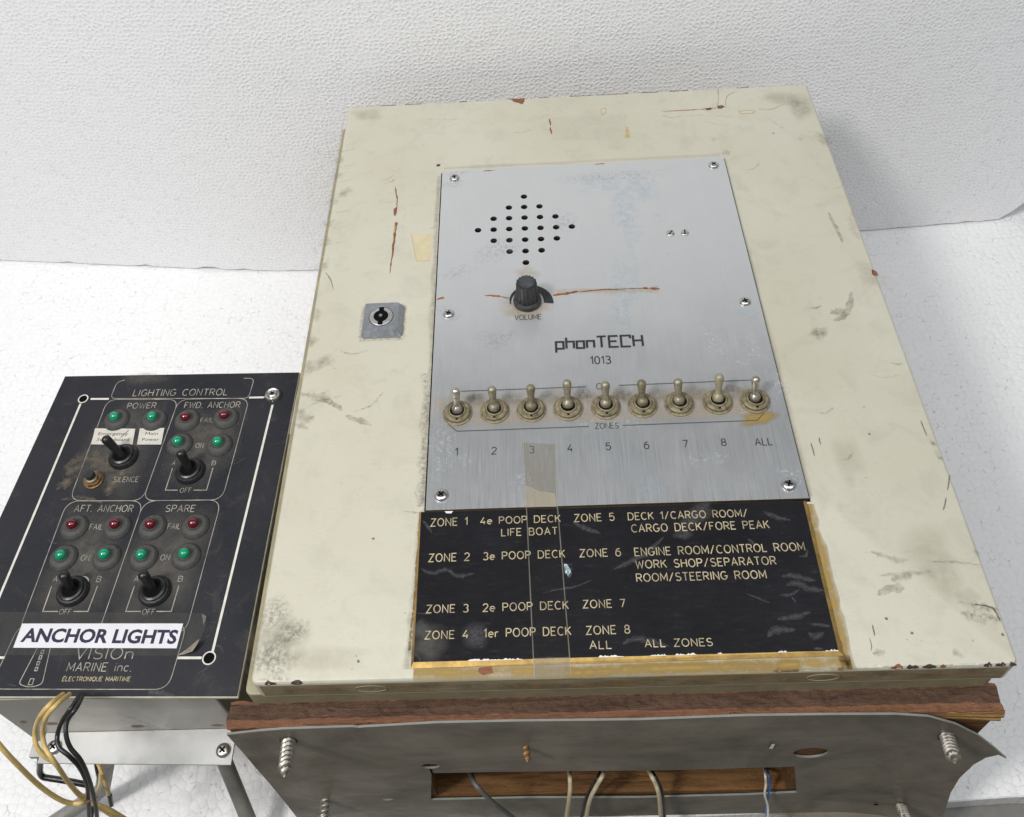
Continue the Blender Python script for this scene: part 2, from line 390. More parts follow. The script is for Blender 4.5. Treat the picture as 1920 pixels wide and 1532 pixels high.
    def build(s, name, parent=None, origin=None, smooth=False, auto=None):
        if origin is None: origin = ORG[parent.name] if parent else Vector((0, 0, 0))
        origin = Vector(origin)
        me = bpy.data.meshes.new(name)
        me.from_pydata([tuple(p - origin) for p in s.v], [], s.f)
        for m_ in s.mats: me.materials.append(m_)
        me.polygons.foreach_set('material_index', s.mi)
        at = me.attributes.new('fade', 'FLOAT', 'POINT'); at.data.foreach_set('value', s.fade)
        if smooth:
            me.polygons.foreach_set('use_smooth', [True] * len(me.polygons))
        me.update()
        if smooth:
            try: me.set_sharp_from_angle(angle=math.radians(auto or 38))
            except Exception: pass
        o = bpy.data.objects.new(name, me); COL.objects.link(o); ORG[o.name] = origin
        if parent: o.parent = parent; o.location = origin - ORG[parent.name]
        else: o.location = origin
        return o
def thing(name, label, cat_, loc, group=None):
    o = bpy.data.objects.new(name, None); COL.objects.link(o); o.location = loc; ORG[o.name] = Vector(loc); o.empty_display_size = 0.02
    o['label'] = label; o['category'] = cat_
    if group: o['group'] = group
    return o
def tag(o, label, cat_, group=None):
    o['label'] = label; o['category'] = cat_
    if group: o['group'] = group
    return o
def cat(pts, k=8):
    P = [Vector((*p, 0)) if len(p) == 2 else Vector(p) for p in pts]
    if len(P) < 3:
        return [P[0].lerp(P[1], i / k) for i in range(k + 1)]
    Q = [P[0] * 2 - P[1]] + P + [P[-1] * 2 - P[-2]]; out = []
    for i in range(1, len(Q) - 2):
        a, b, c, d = Q[i - 1:i + 3]
        for j in range(k):
            t = j / k
            out.append(0.5 * ((2 * b) + (c - a) * t + (2 * a - 5 * b + 4 * c - d) * t * t + (3 * b - a - 3 * c + d) * t ** 3))
    return out + [P[-1]]
def rrect(x0, y0, x1, y1, r, z, n=6):
    out = []
    for cx, cy, a0 in ((x1 - r, y1 - r, 0), (x0 + r, y1 - r, 90), (x0 + r, y0 + r, 180), (x1 - r, y0 + r, 270)):
        for i in range(n + 1):
            a = math.radians(a0 + 90 * i / n); out.append(Vector((cx + r * math.cos(a), cy + r * math.sin(a), z)))
    return out
def slab(mb, x0, y0, x1, y1, r, z0, z1, rb, m, n=6):
    R = [rrect(x0, y0, x1, y1, r, z0, n)]
    for a in (0, 30, 60, 90):
        k = rb * (1 - math.cos(math.radians(a))); R.append(rrect(x0 + k, y0 + k, x1 - k, y1 - k, max(r - k, rb * 0.1), z1 - rb + rb * math.sin(math.radians(a)), n))
    return mb.loft(R, m)
def holed(mb, outer, holes, zf, th, m, mside=None, grid=None):
    """plate with holes; zf(x, y) -> Vector of its front face, th = Vector through the plate"""
    loops = [outer] + holes; vs = []; ed = []
    for L in loops:
        o = len(vs); vs += [Vector((p[0], p[1])) for p in L]; ed += [(o + i, o + (i + 1) % len(L)) for i in range(len(L))]
    nb = len(vs)
    if grid:
        xs = [p[0] for p in outer]; ys = [p[1] for p in outer]
        def inside(q, L):
            c = False
            for i in range(len(L)):
                a, b = L[i], L[i - 1]
                if (a[1] > q[1]) != (b[1] > q[1]) and q[0] < (b[0] - a[0]) * (q[1] - a[1]) / (b[1] - a[1]) + a[0]: c = not c
            return c
        x = min(xs) + grid / 2
        while x < max(xs):
            y = min(ys) + grid / 2
            while y < max(ys):
                if inside((x, y), outer) and not any(inside((x, y), h) for h in holes): vs.append(Vector((x, y)))
                y += grid
            x += grid
    v2, e2, f2, ov, oe, of = G.delaunay_2d_cdt(vs, ed, [], 2, 1e-7)
    F = [zf(p.x, p.y) for p in v2]; B = [p + th for p in F]; n = len(F)
    tri = []
    def ins(q, L):
        c_ = False
        for i in range(len(L)):
            a_, b_ = L[i], L[i - 1]
            if (a_[1] > q.y) != (b_[1] > q.y) and q.x < (b_[0] - a_[0]) * (q.y - a_[1]) / (b_[1] - a_[1]) + a_[0]: c_ = not c_
        return c_
    for f in f2:
        ce = (v2[f[0]] + v2[f[1]] + v2[f[2]]) / 3
        if not ins(ce, outer) or any(ins(ce, h) for h in holes): continue
        a, b, c = F[f[0]], F[f[1]], F[f[2]]
        tri.append(tuple(f) if (b - a).cross(c - a).dot(th) < 0 else tuple(reversed(f)))
    mb.add(F, tri, m); mb.add(B, [tuple(reversed(f)) for f in tri], m)
    for L in loops:
        A = [zf(p[0], p[1]) for p in L]; k = len(A)
        mb.add(A + [p + th for p in A], [(i, (i + 1) % k, k + (i + 1) % k, k + i) for i in range(k)], mside or m)
def circ(c, r, n=20, ry=None): return [(c[0] + r * math.cos(2 * PI * i / n), c[1] + (ry or r) * math.sin(2 * PI * i / n)) for i in range(n)]

# ------------------------------------------------------------------ single-stroke lettering
def arc(cx, cy, rx, ry, a0, a1, n=10): return [(cx + rx * math.cos(math.radians(a0 + (a1 - a0) * i / n)), cy + ry * math.sin(math.radians(a0 + (a1 - a0) * i / n))) for i in range(n + 1)]
GL = {
 'A': (.64, [[(0, 0), (.32, 1), (.64, 0)], [(.11, .34), (.53, .34)]]),
 'B': (.56, [[(0, .53), (.32, .53)] + arc(.32, .265, .24, .265, 90, -90) + [(0, 0), (0, 1), (.30, 1)] + arc(.30, .765, .21, .235, 90, -90)]),
 'C': (.62, [arc(.34, .5, .34, .5, 48, 312, 18)]),
 'D': (.62, [[(0, 0), (0, 1), (.28, 1)] + arc(.28, .5, .34, .5, 90, -90, 14) + [(0, 0)]]),
 'E': (.50, [[(.5, 1), (0, 1), (0, 0), (.5, 0)], [(0, .52), (.40, .52)]]),
 'F': (.48, [[(.48, 1), (0, 1), (0, 0)], [(0, .52), (.38, .52)]]),
 'G': (.66, [arc(.34, .5, .34, .5, 48, 330, 18) + [(.66, .44), (.40, .44)]]),
 'H': (.58, [[(0, 0), (0, 1)], [(.58, 0), (.58, 1)], [(0, .52), (.58, .52)]]),
 'I': (.06, [[(.03, 0), (.03, 1)]]),
 'K': (.56, [[(0, 0), (0, 1)], [(.54, 1), (0, .40)], [(.20, .62), (.56, 0)]]),
 'L': (.46, [[(0, 1), (0, 0), (.46, 0)]]),
 'M': (.70, [[(0, 0), (0, 1), (.35, .25), (.70, 1), (.70, 0)]]),
 'N': (.58, [[(0, 0), (0, 1), (.58, 0), (.58, 1)]]),
 'O': (.70, [arc(.35, .5, .35, .5, 90, 450, 24)]),
 'P': (.54, [[(0, 0), (0, 1), (.30, 1)] + arc(.30, .74, .24, .26, 90, -90) + [(0, .48)]]),
 'Q': (.70, [arc(.35, .5, .35, .5, 90, 450, 24), [(.42, .22), (.68, -.06)]]),
 'R': (.56, [[(0, 0), (0, 1), (.30, 1)] + arc(.30, .74, .24, .26, 90, -90) + [(0, .48)], [(.28, .47), (.56, 0)]]),
 'S': (.54, [arc(.27, .75, .25, .25, 35, 270, 12) + arc(.27, .25, .27, .25, 90, -150, 12)]),
 'T': (.56, [[(0, 1), (.56, 1)], [(.28, 1), (.28, 0)]]),
 'U': (.56, [[(0, 1), (0, .28)] + arc(.28, .28, .28, .28, 180, 360, 10) + [(.56, 1)]]),
 'V': (.60, [[(0, 1), (.30, 0), (.60, 1)]]),
 'W': (.84, [[(0, 1), (.20, 0), (.42, .85), (.64, 0), (.84, 1)]]),
 'Z': (.54, [[(0, 1), (.54, 1), (0, 0), (.54, 0)]]),
 '0': (.52, [arc(.26, .5, .26, .5, 90, 450, 22)]),
 '1': (.26, [[(0, .76), (.22, 1), (.22, 0)]]),
 '2': (.52, [arc(.26, .73, .26, .27, 165, -30, 10) + [(0, 0), (.52, 0)]]),
 '3': (.52, [arc(.25, .76, .24, .24, 150, -80, 10) + arc(.25, .26, .27, .26, 88, -150, 12)]),
 '4': (.54, [[(.54, .28), (0, .28), (.36, 1)], [(.40, .48), (.40, 0)]]),
 '5': (.52, [[(.48, 1), (.06, 1), (.03, .54)] + arc(.25, .32, .27, .32, 130, -150, 14)]),
 '6': (.54, [[(.46, .97), (.34, 1.0), (.20, .94), (.08, .76), (.02, .52)] + arc(.27, .33, .27, .33, 172, 492, 22)]),
 '7': (.50, [[(0, 1), (.50, 1), (.18, 0)]]),
 '8': (.52, [arc(.26, .76, .22, .24, 270, -90, 16) , arc(.26, .26, .26, .26, 90, 450, 18)]),
 '/': (.50, [[(0, -.05), (.46, 1.06)]]), '.': (.06, [[(0, 0), (.06, 0), (.06, .05)]]), ' ': (.42, []),
 'e': (.50, [[(.02, .34), (.50, .34)] + arc(.26, .32, .25, .32, 0, 310, 14)]),
 'r': (.32, [[(0, 0), (0, .64)], [(0, .40)] + arc(.22, .40, .21, .23, 160, 60, 6)]),
 'i': (.06, [[(.03, 0), (.03, .64)], [(.03, .84), (.03, .92)]]),
 'n': (.46, [[(0, 0), (0, .64)], [(0, .38)] + arc(.23, .38, .23, .26, 180, 0, 10) + [(.46, 0)]]),
 'c': (.44, [arc(.25, .32, .25, .32, 50, 310, 14)]),
 'w': (.1, []),
}
GL['É'] = (.50, GL['E'][1] + [[(.20, 1.10), (.38, 1.30)]])
# square logo letters
GL2 = {'p': (.50, [[(0, -.34), (0, .62), (.50, .62), (.50, 0), (.06, 0)]]), 'h': (.50, [[(0, 1), (0, 0)], [(.06, .62), (.50, .62), (.50, 0)]]),
       'o': (.48, [[(0, 0), (0, .62), (.48, .62), (.48, 0), (0, 0)]]), 'n': (.48, [[(0, 0), (0, .62), (.48, .62), (.48, 0)]]),
       'T': (.62, [[(0, 1), (.62, 1)], [(.30, .94), (.30, 0)]]), 'E': (.60, [[(.60, 1), (0, 1), (0, 0), (.60, 0)], [(.06, .52), (.50, .52)]]),
       'C': (.62, [[(.62, .74), (.62, 1), (0, 1), (0, 0), (.62, 0)]]), 'H': (.60, [[(0, 1), (0, 0)], [(.60, 1), (.60, 0)], [(.06, .52), (.54, .52)]])}
def text(parent, s, L, R, T, z, m, sw=0.12, gl=GL, sp=0.20, name='lettering', wobble=0):
    """lettering fitted between baseline pixels L and R, with the cap top at T, lying on the plane z"""
    l, r, t = on(L, z), on(R, z), on(T, z); ux = (r - l); up = t - l
    ud = ux.normalized(); up = Vector((-ud.y, ud.x, 0)) * abs(up.dot(Vector((-ud.y, ud.x, 0)))) + ud * up.dot(ud) * 0.0
    h = up.length
    tot = 0; pen = []
    for ch in s:
        pen.append(tot); tot += gl[ch][0] + sp
    tot -= sp; sx = ux.length / tot; mb = MB(); k = 0
    for ch, x in zip(s, pen):
        for st in gl[ch][1]:
            P = [l + ud * ((x + a) * sx) + up * b for a, b in st]
            k += 1; mb.strip([(p.x, p.y) for p in P], sw * h, z + (k % 3) * 0.00002, m)
    return mb.build(name, parent)
def fonttext(parent, s, L, R, T, z, m, bold=0.0, name='lettering', lift=0.00004):
    l, r, t = on(L, z), on(R, z), on(T, z); ud = (r - l).normalized(); wd = (r - l).length
    nv = Vector((-ud.y, ud.x, 0)); h = abs((t - l).dot(nv)); lean = (t - l).dot(ud) / h
    cu = bpy.data.curves.new('txt', 'FONT'); cu.body = s; cu.size = 1; cu.offset = bold; cu.resolution_u = 3
    o = bpy.data.objects.new('txt', cu); COL.objects.link(o)
    dg = bpy.context.evaluated_depsgraph_get(); me = o.evaluated_get(dg).to_mesh()
    V_ = [v.co.copy() for v in me.vertices]; F_ = [tuple(p.vertices) for p in me.polygons]
    o.evaluated_get(dg).to_mesh_clear(); bpy.data.objects.remove(o); bpy.data.curves.remove(cu)
    x0 = min(v.x for v in V_); x1 = max(v.x for v in V_); cap = 0.73
    mb = MB(); vs = []
    for v in V_:
        p = l + ud * ((v.x - x0) / (x1 - x0) * wd) + nv * (v.y / cap * h); vs.append((p.x, p.y, z + lift))
    fs = []
    for f in F_:
        a, b, c = (Vector(vs[f[i]]) for i in range(3))
        fs.append(f if (b - a).cross(c - a).z >= 0 else tuple(reversed(f)))
    mb.add(vs, fs, m); return mb.build(name, parent)
def line(parent, pts, z, w_, m, name, rad=None):
    P = [on(p, z) for p in pts]; return MB().strip([(p.x, p.y) for p in P], w_, z, m).build(name, parent)
def rounded(pts, r):
    """fillet the inner corners of an open polyline (2-D)"""
    out = [Vector(pts[0][:2])]
    for i in range(1, len(pts) - 1):
        p, a, b = Vector(pts[i][:2]), Vector(pts[i - 1][:2]), Vector(pts[i + 1][:2])
        ra = min(r, (a - p).length * 0.49); rb = min(r, (b - p).length * 0.49)
        s_, e_ = p + (a - p).normalized() * ra, p + (b - p).normalized() * rb
        for j in range(9):
            t = j / 8; out.append(s_ * (1 - t) ** 2 + p * 2 * t * (1 - t) + e_ * t * t)
    out.append(Vector(pts[-1][:2])); return out

def panhead(mb, c, r, h, rot=0.2, m=None, ax=(0, 0, 1), slot=False):
    m = m or M_STEEL
    prof = [(r, 0), (r, h * 0.25), (r * 0.93, h * 0.6), (r * 0.72, h * 0.88), (r * 0.45, h)]
    q = Vector(ax).to_track_quat('Z', 'Y')
    mb.lathe(prof, m, c, ax, 26)
    c = Vector(c); top = h + 0.00008
    for a in ((rot,) if slot else (rot, rot + PI / 2)):
        L_, W_ = (r * 0.86, r * 0.16) if slot else (r * 0.50, r * 0.13)
        vs = []
        for sx, sy in ((-1, -1), (1, -1), (1, 1), (-1, 1)):
            x, y = sx * L_, sy * W_
            zz = top + (0.00004 if a != rot else 0) - (0.0 if not slot else 0)
            vs.append(c + q @ Vector((x * math.cos(a) - y * math.sin(a), x * math.sin(a) + y * math.cos(a), zz)))
        mb.add(vs, [(0, 1, 2, 3)], M_BLACK)
    return mb

# ================================================================== setting
mb = MB().box((-3, -3, FZ - 0.06), (3, 3, FZ - 0.0185), M_TABLE)
o = mb.build('table_top', origin=(0, 0, FZ - 0.0185)); o['kind'] = 'structure'
# foam sheet with an uneven cut front edge
rnd = random.Random(3)
fe = []
x = -1.0
while x <= 1.4:
    fe.append(Vector((x, -0.0066 + (x - 0.4234) * 0.035 + rnd.uniform(-0.0006, 0.0006), 0))); x += 0.02
mb = MB()
top = [p + Vector((0, 0, FZ)) for p in fe] + [Vector((1.4, 1.3, FZ)), Vector((-1.0, 1.3, FZ))]
mb.loft([[p + Vector((0, 0.0, -0.018)) for p in top], [p + Vector((0, 0, -0.001)) for p in top], [p + Vector((0, 0.0008, 0)) for p in top]], M_FLOOR)
o = mb.build('floor', origin=(0.2, 0.5, FZ)); o['kind'] = 'structure'

def board(name, path, thick, h, label, m, cut=False, seed=1):
    """upright foam board along a plan path, front face towards -y, bottom edge slightly ragged"""
    P = [Vector((p[0], p[1], 0)) for p in path]; cum = [0]
    for a, b in zip(P, P[1:]): cum.append(cum[-1] + (b - a).length)
    L = cum[-1]; r_ = random.Random(seed)
    def at(t):
        t = min(max(t, 0), L - 1e-6); i = max(k for k in range(len(cum)) if cum[k] <= t); i = min(i, len(P) - 2)
        d = (P[i + 1] - P[i]).normalized(); return P[i] + d * (t - cum[i]), Vector((-d.y, d.x, 0))
    n = 150; ts = [L * i / n for i in range(n + 1)]; lo = []
    for t in ts:
        b = 0.0016 + (r_.uniform(0, 1) ** 4) * 0.0035
        if cut and t > L - 0.056: b = max(b, (t - (L - 0.056)) * 1.35)
        lo.append(b)
    mb_ = MB(); F = []; Ft = []; B = []; Bt = []
    for t, b in zip(ts, lo):
        p, nb = at(t); F.append(p + Vector((0, 0, FZ + b))); Ft.append(p + Vector((0, 0, FZ + h))); B.append(p + nb * thick + Vector((0, 0, FZ + b))); Bt.append(p + nb * thick + Vector((0, 0, FZ + h)))
    mb_.loft([[F[i], Ft[i], Bt[i], B[i]] for i in range(n + 1)], m)
    return tag(mb_.build(name, origin=(P[0] + P[-1]) / 2 + Vector((0, 0, FZ)), smooth=True, auto=40), label, 'foam board', 'white foam boards around the equipment')
KA, KV, KB = Vector((-0.19, 0.5385)), Vector((-0.0842, 0.5262)), Vector((0.05, 0.5323))
bend = [KA * (1 - t) ** 2 + KV * 2 * t * (1 - t) + KB * t * t for t in [i / 24 for i in range(25)]]
board('foam_board', [(-1.0, 0.632)] + [tuple(p) for p in bend] + [(0.722, 0.5652)], 0.03, 0.56, 'large slightly bowed white foam board standing behind cabinet and lighting panel', M_WALL, True, seed=9)
board('foam_board', [(0.60, 0.612), (1.3, 0.65)], 0.03, 0.56, 'white foam board just showing past the chipped board corner at far right', M_WALL, seed=12)

# ================================================================== cabinet
cab = thing('metal_cabinet', 'worn cream steel cabinet lying on its back with aluminium switch plate and black zone legend', 'cabinet', (0.2, 0.25, FZ))
# body (hollow, with a slot in its bottom wall)
mb = MB(); X0, X1, Y0, Y1, ZT, ZB = -0.008, 0.3955, 0.0035, 0.492, -0.0215, FZ + 0.0005
t_ = 0.0015; SX0, SX1, SZ0, SZ1 = 0.080, 0.309, -0.184, -0.1275
mb.box((X0, Y0, ZB), (X1, Y1, ZB + t_), M_OLIVE)
mb.box((X0, Y0 + t_, ZB + t_), (X0 + t_, Y1 - t_, ZT), M_OLIVE); mb.box((X1 - t_, Y0 + t_, ZB + t_), (X1, Y1 - t_, ZT), M_OLIVE)
mb.box((X0, Y1 - t_, ZB + t_), (X1, Y1, ZT), M_OLIVE)
mb.box((X0, Y0, ZB + t_), (SX0, Y0 + t_, ZT), M_OLIVE); mb.box((SX1, Y0, ZB + t_), (X1, Y0 + t_, ZT), M_OLIVE)
mb.box((SX0, Y0, SZ1), (SX1, Y0 + t_, ZT), M_OLIVE); mb.box((SX0, Y0, ZB + t_), (SX1, Y0 + t_, SZ0), M_OLIVE)
body = mb.build('body', cab)
# rim under the door
mb = MB(); slab(mb, -0.0085, 0.0015, 0.3965, 0.4935, 0.004, -0.0345, -0.0205, 0.001, M_OLIVE); mb.build('rim', cab)

# door with its wear
door = MB(); slab(door, 0, 0, 0.4, 0.4972, 0.004, -0.0192, 0.0, 0.0022, M_PAINT)
zd = 0.00006
def dq(*ps): return [on(p, 0) for p in ps]
def dstreak(pts, w_, m, seed=1, soft=True, jag=0.45, dz=0.0): door.streak([on(p, 0) for p in pts], w_, zd + dz, m, seed, jag, soft)
def dpoly(pts, m, dz=0.0): door.poly([on(p, 0) for p in pts], zd + dz, m)
def dsoft(p, rx, ry, rot, m, seed=1, dz=0.0, jag=.25): door.soft(on(p, 0), rx, ry, rot, zd + dz, m, seed, jag=jag)
# old glue around the legend plate
dstreak([(1516, 945), (1540, 1040), (1565, 1140), (1592, 1256)], lambda t: 0.007, S_OCHRE, 3, True, 0.3)
dstreak([(1512, 945), (1530, 1040), (1556, 1150), (1580, 1235)], lambda t: 0.0032, S_GLUE, 4, True, 0.5, 0.00003)
dstreak([(775, 1261), (1000, 1259), (1200, 1253), (1400, 1247), (1596, 1241)], lambda t: 0.0085, S_OCHRE, 5, True, 0.15)
dstreak([(1060, 1263), (1180, 1256), (1300, 1252), (1500, 1246)], lambda t: 0.0055, S_OCHRE, 15, True, 0.15, 0.00003)
dstreak([(790, 960), (783, 1060), (772, 1160), (764, 1255)], lambda t: 0.0045, S_GRIME, 6, True, 0.5)
dstreak([(788, 962), (780, 1080), (768, 1220)], lambda t: 0.0016, S_GLUE, 26, True, 0.5, 0.00003)
dpoly([(898, 1252), (922, 1250), (925, 1262), (905, 1266), (896, 1260)], M_BROWN, 0.00006)
# grime by the plate edges
dstreak([(822, 330), (815, 520), (806, 740), (795, 950)], lambda t: 0.0045 + 0.003 * t, S_GRIME, 7, True, 0.5)
dstreak([(800, 700), (796, 800), (790, 950)], lambda t: 0.006, S_DARK, 8, True, 0.6, 0.00003)
dstreak([(1364, 330), (1440, 620), (1520, 930)], lambda t: 0.0045, S_SOFT, 9, True, 0.4)
dstreak([(832, 316), (1100, 303), (1350, 290)], lambda t: 0.004, S_SOFT, 10, True, 0.4)
# bottom left corner
dsoft((520, 1200), 0.020, 0.016, 0.3, S_GRIME, 11); dsoft((505, 1240), 0.018, 0.010, 0.1, S_DARK, 12, 0.00002); dsoft((540, 1190), 0.014, 0.009, 0.6, S_DARK, 13, 0.00004)
dsoft((512, 1150), 0.012, 0.010, 0.6, S_DARK, 14, 0.00006); dsoft((600, 1235), 0.03, 0.008, 0.0, S_SOFT, 15)
dstreak([(478, 1276), (520, 1272), (560, 1277)], 0.002, S_DARK, 16, True, 0.6, 0.00008)
# left edge scuffs
for k, (x_, y_) in enumerate(((622, 330), (612, 380), (606, 420), (600, 455), (596, 500), (640, 360), (628, 300), (575, 640), (584, 590), (570, 690))):
    dsoft((x_ + 8, y_), 0.007, 0.005, 0.2 * k, S_GRIME, 20 + k, 0.00001 * k)
dstreak([(648, 205), (640, 250), (628, 330), (612, 440), (598, 520)], lambda t: 0.0022, S_DARK, 31, True, 0.6, 0.0001)
for k in range(7):
    y0 = 285 + k * 29; dstreak([(634 - k * 5, y0), (660 - k * 4, y0 - 4), (672 - k * 3, y0 - 9)], 0.0010, S_DARK, 40 + k, True, 0.6, 0.00002)
dsoft((690, 215), 0.016, 0.010, 0.0, S_SOFT, 33); dsoft((1470, 185), 0.02, 0.012, 0.0, S_SOFT, 34); dsoft((1640, 520), 0.010, 0.018, 0.5, S_SOFT, 35)
# scuffs left middle
dstreak([(560, 738), (585, 742), (612, 748), (620, 760)], 0.0055, S_GRIME, 50, True, 0.6); dstreak([(590, 750), (612, 752), (634, 762), (642, 770)], 0.0034, S_GRIME, 51, False, 0.4, 0.00003)
dstreak([(648, 779), (662, 786), (680, 790), (697, 798)], 0.0040, S_GRIME, 52, False, 0.4); dstreak([(566, 770), (600, 752), (650, 740)], 0.0012, S_DARK, 53)
dstreak([(556, 765), (575, 785), (590, 780)], 0.007, S_GRIME, 54, True, 0.7); dstreak([(553, 795), (565, 800), (578, 803)], 0.004, S_GRIME, 55)
dsoft((605, 680), 0.010, 0.006, 0.5, S_GRIME, 56); dstreak([(608, 672), (625, 688), (637, 698)], 0.0008, S_DARK, 57)
dstreak([(610, 510), (620, 525), (626, 545)], 0.0007, M_LINE, 58, False)
# long flaked scratch
dstreak([(741, 350), (743, 362), (745, 374), (744, 388)], 0.0011, M_BROWN, 60, False, 0.7)
dpoly([(738, 392), (745, 387), (744, 398), (741, 406), (738, 402)], M_BROWN)
dstreak([(743, 417), (740, 440), (737, 468), (733, 496), (731, 512)], lambda t: 0.0022 * (1 - t * 0.75), M_BROWN, 61, False, 0.5)
dstreak([(741, 422), (739, 437)], 0.0012, M_TAN, 62, False, 0.3, 0.00003)
dpoly([(771, 440), (810, 438), (806, 489), (781, 490)], M_TAPEY); door.strip([(q.x, q.y) for q in dq((771, 440), (781, 490), (806, 489))], 0.0004, zd + 0.00003, M_TAN)
# top area
dpoly([(1034, 219), (1172, 214), (1177, 259), (1036, 264)], stain('pale_ghost', (0.66, 0.64, 0.55), 0.26, 60, -0.3, 0.7, 0.45, 0.45))
for a in (((1031, 222), (1032, 236)), ((1032, 238), (1034, 252))): dstreak(list(a), 0.0012, M_BROWN, 64, False, 0.7, 0.00004)
dpoly([(1174, 238), (1177, 238), (1181, 258), (1172, 259)], M_TAN, 0.00004); dpoly([(1126, 205), (1136, 201), (1137, 212), (1128, 216)], M_TAN); dpoly([(1128, 206), (1134, 203.5), (1135, 211), (1129, 213.5)], M_PALE, 0.00003)
dpoly([(959, 187), (984, 184), (983, 191), (979, 196), (972, 193), (963, 191)], M_BROWN)
dpoly([(1384, 208), (1412, 206), (1417, 209), (1413, 213), (1388, 214)], M_TAN); dpoly([(1387, 209.2), (1411, 207.6), (1414, 209.3), (1411, 211.7), (1389, 212.6)], M_PALE, 0.00003)
dpoly([(1344, 199), (1354, 197), (1359, 200), (1352, 204), (1347, 204)], M_RUSTY); dpoly([(1322, 204), (1333, 202), (1334, 206), (1325, 207)], M_RUSTY)
dstreak([(1240, 209), (1300, 206), (1370, 200)], 0.0012, S_RUST, 65); dstreak([(1270, 218), (1330, 216), (1400, 220)], 0.001, S_DARK, 66)
dstreak([(1346, 166), (1347, 185), (1345, 200)], lambda t: 0.0004, M_LINE, 67, False); dstreak([(1377, 173), (1363, 181), (1360, 198)], lambda t: 0.0004, M_LINE, 68, False)
dstreak([(905, 222), (935, 240), (965, 257)], 0.0006, S_DARK, 69); dstreak([(828, 248), (832, 238), (850, 234), (865, 231)], 0.0010, S_DARK, 70); dstreak([(790, 223), (840, 224), (878, 222)], 0.0012, S_DARK, 71)
dstreak([(1440, 222), (1460, 235), (1478, 247)], 0.0012, S_DARK, 72); dstreak([(1510, 246), (1535, 250), (1556, 272)], 0.0016, S_DARK, 73); dstreak([(1318, 228), (1335, 231), (1352, 236)], 0.0009, S_DARK, 74)
dsoft((1500, 200), 0.012, 0.02, -0.2, S_GRIME, 75); dsoft((1545, 262), 0.006, 0.012, 0.2, S_GRIME, 76)
dsoft((1337, 261), 0.003, 0.004, 0, S_DARK, 77); dsoft((1501, 261), 0.0028, 0.003, 0, S_DARK, 78); dsoft((822, 310), 0.0016, 0.0016, 0, M_DARKCHIP, 79); dsoft((1361, 286), 0.0045, 0.0045, .4, S_GRIME, 80)
# right side smears
dstreak([(1553, 398), (1561, 415), (1572, 435), (1580, 456)], 0.0028, S_GRIME, 81, False, 0.3); dstreak([(1594, 405), (1600, 430), (1612, 450)], 0.0075, S_SOFT, 82)
dstreak([(1597, 546), (1594, 568), (1586, 590), (1562, 602)], 0.0048, S_GRIME, 83, False, 0.3); dstreak([(1556, 588), (1575, 585), (1590, 592)], 0.006, S_GRIME, 84, False, 0.6)
dsoft((1535, 625), 0.0075, 0.006, 0.3, S_GRIME, 85); dsoft((1535, 625), 0.006, 0.005, 0.9, S_GRIME, 86, 0.00004); dsoft((1536, 624), 0.0012, 0.0012, 0, M_TAN, 87, 0.00008)
for a in (((1520, 830), (1524, 842), (1527, 856)), ((1536, 820), (1537, 828), (1539, 834)), ((1726, 788), (1732, 803), (1738, 818)), ((1781, 890), (1779, 905), (1776, 920)), ((1774, 932), (1772, 945), (1768, 957)), ((1636, 1171), (1638, 1182), (1640, 1193))):
    dstreak(list(a), 0.0009, M_LINE, 88, False, 0.3)
for k, (x_, y_) in enumerate(((1752, 835), (1756, 850), (1762, 858), (1640, 512), (1598, 402), (1832, 1037), (1748, 830))): dsoft((x_, y_), 0.002, 0.003, 0.3, S_DARK if k != 3 else M_BROWN, 90 + k)
dpoly([(1637, 508), (1641, 507), (1645, 514), (1640, 516)], M_BROWN, 0.00004)
dsoft((1740, 1030), 0.016, 0.020, 0.1, S_SOFT, 100); dsoft((1770, 1085), 0.012, 0.013, 0.1, S_SOFT, 101); dsoft((1590, 860), 0.01, 0.02, 0, S_SOFT, 102)
dstreak([(1632, 1034), (1655, 1042), (1680, 1050), (1704, 1050)], 0.0040, S_GRIME, 103); dstreak([(1648, 1080), (1690, 1075), (1720, 1074), (1748, 1072)], 0.0034, S_GRIME, 104); dstreak([(1670, 1088), (1690, 1082), (1710, 1080)], 0.005, S_GRIME, 105)
dstreak([(1646, 1116), (1662, 1106), (1688, 1101), (1680, 1112)], 0.0045, S_GRIME, 106, False, 0.3); dstreak([(1745, 1053), (1790, 1054), (1840, 1060)], 0.0020, S_GRIME, 107)
dstreak([(1795, 1130), (1830, 1137), (1878, 1145)], 0.0050, S_DARK, 108); dstreak([(1800, 1150), (1840, 1156), (1880, 1160)], 0.008, S_DARK, 109); dstreak([(1825, 1133), (1860, 1140), (1876, 1165)], 0.0012, M_LINE, 110, False)
dsoft((1814, 1120), 0.008, 0.006, 0, S_SOFT, 111); dsoft((1793, 1224), 0.0024, 0.0028, 0, S_GRIME, 112); dsoft((1803, 1230), 0.0014, 0.0016, 0, S_DARK, 113)
for k, (x_, y_) in enumerate(((1662, 1160), (1701, 1200), (1728, 1202), (1710, 1187), (1824, 1201), (1620, 763), (1630, 814), (1625, 895), (660, 1255), (672, 1240), (668, 1230), (630, 1093), (700, 1010), (640, 905), (760, 1150), (1880, 1190), (700, 870), (590, 960), (1450, 250), (880, 205))):
    dsoft((x_, y_), 0.0008, 0.0008, 0, M_LINE if k % 3 == 0 else S_DARK, 120 + k)
dstreak([(1636, 1226), (1648, 1223), (1660, 1222)], 0.004, S_GRIME, 140); dstreak([(1630, 1195), (1634, 1210), (1633, 1222)], 0.0005, M_LINE, 141)
rw = random.Random(21)
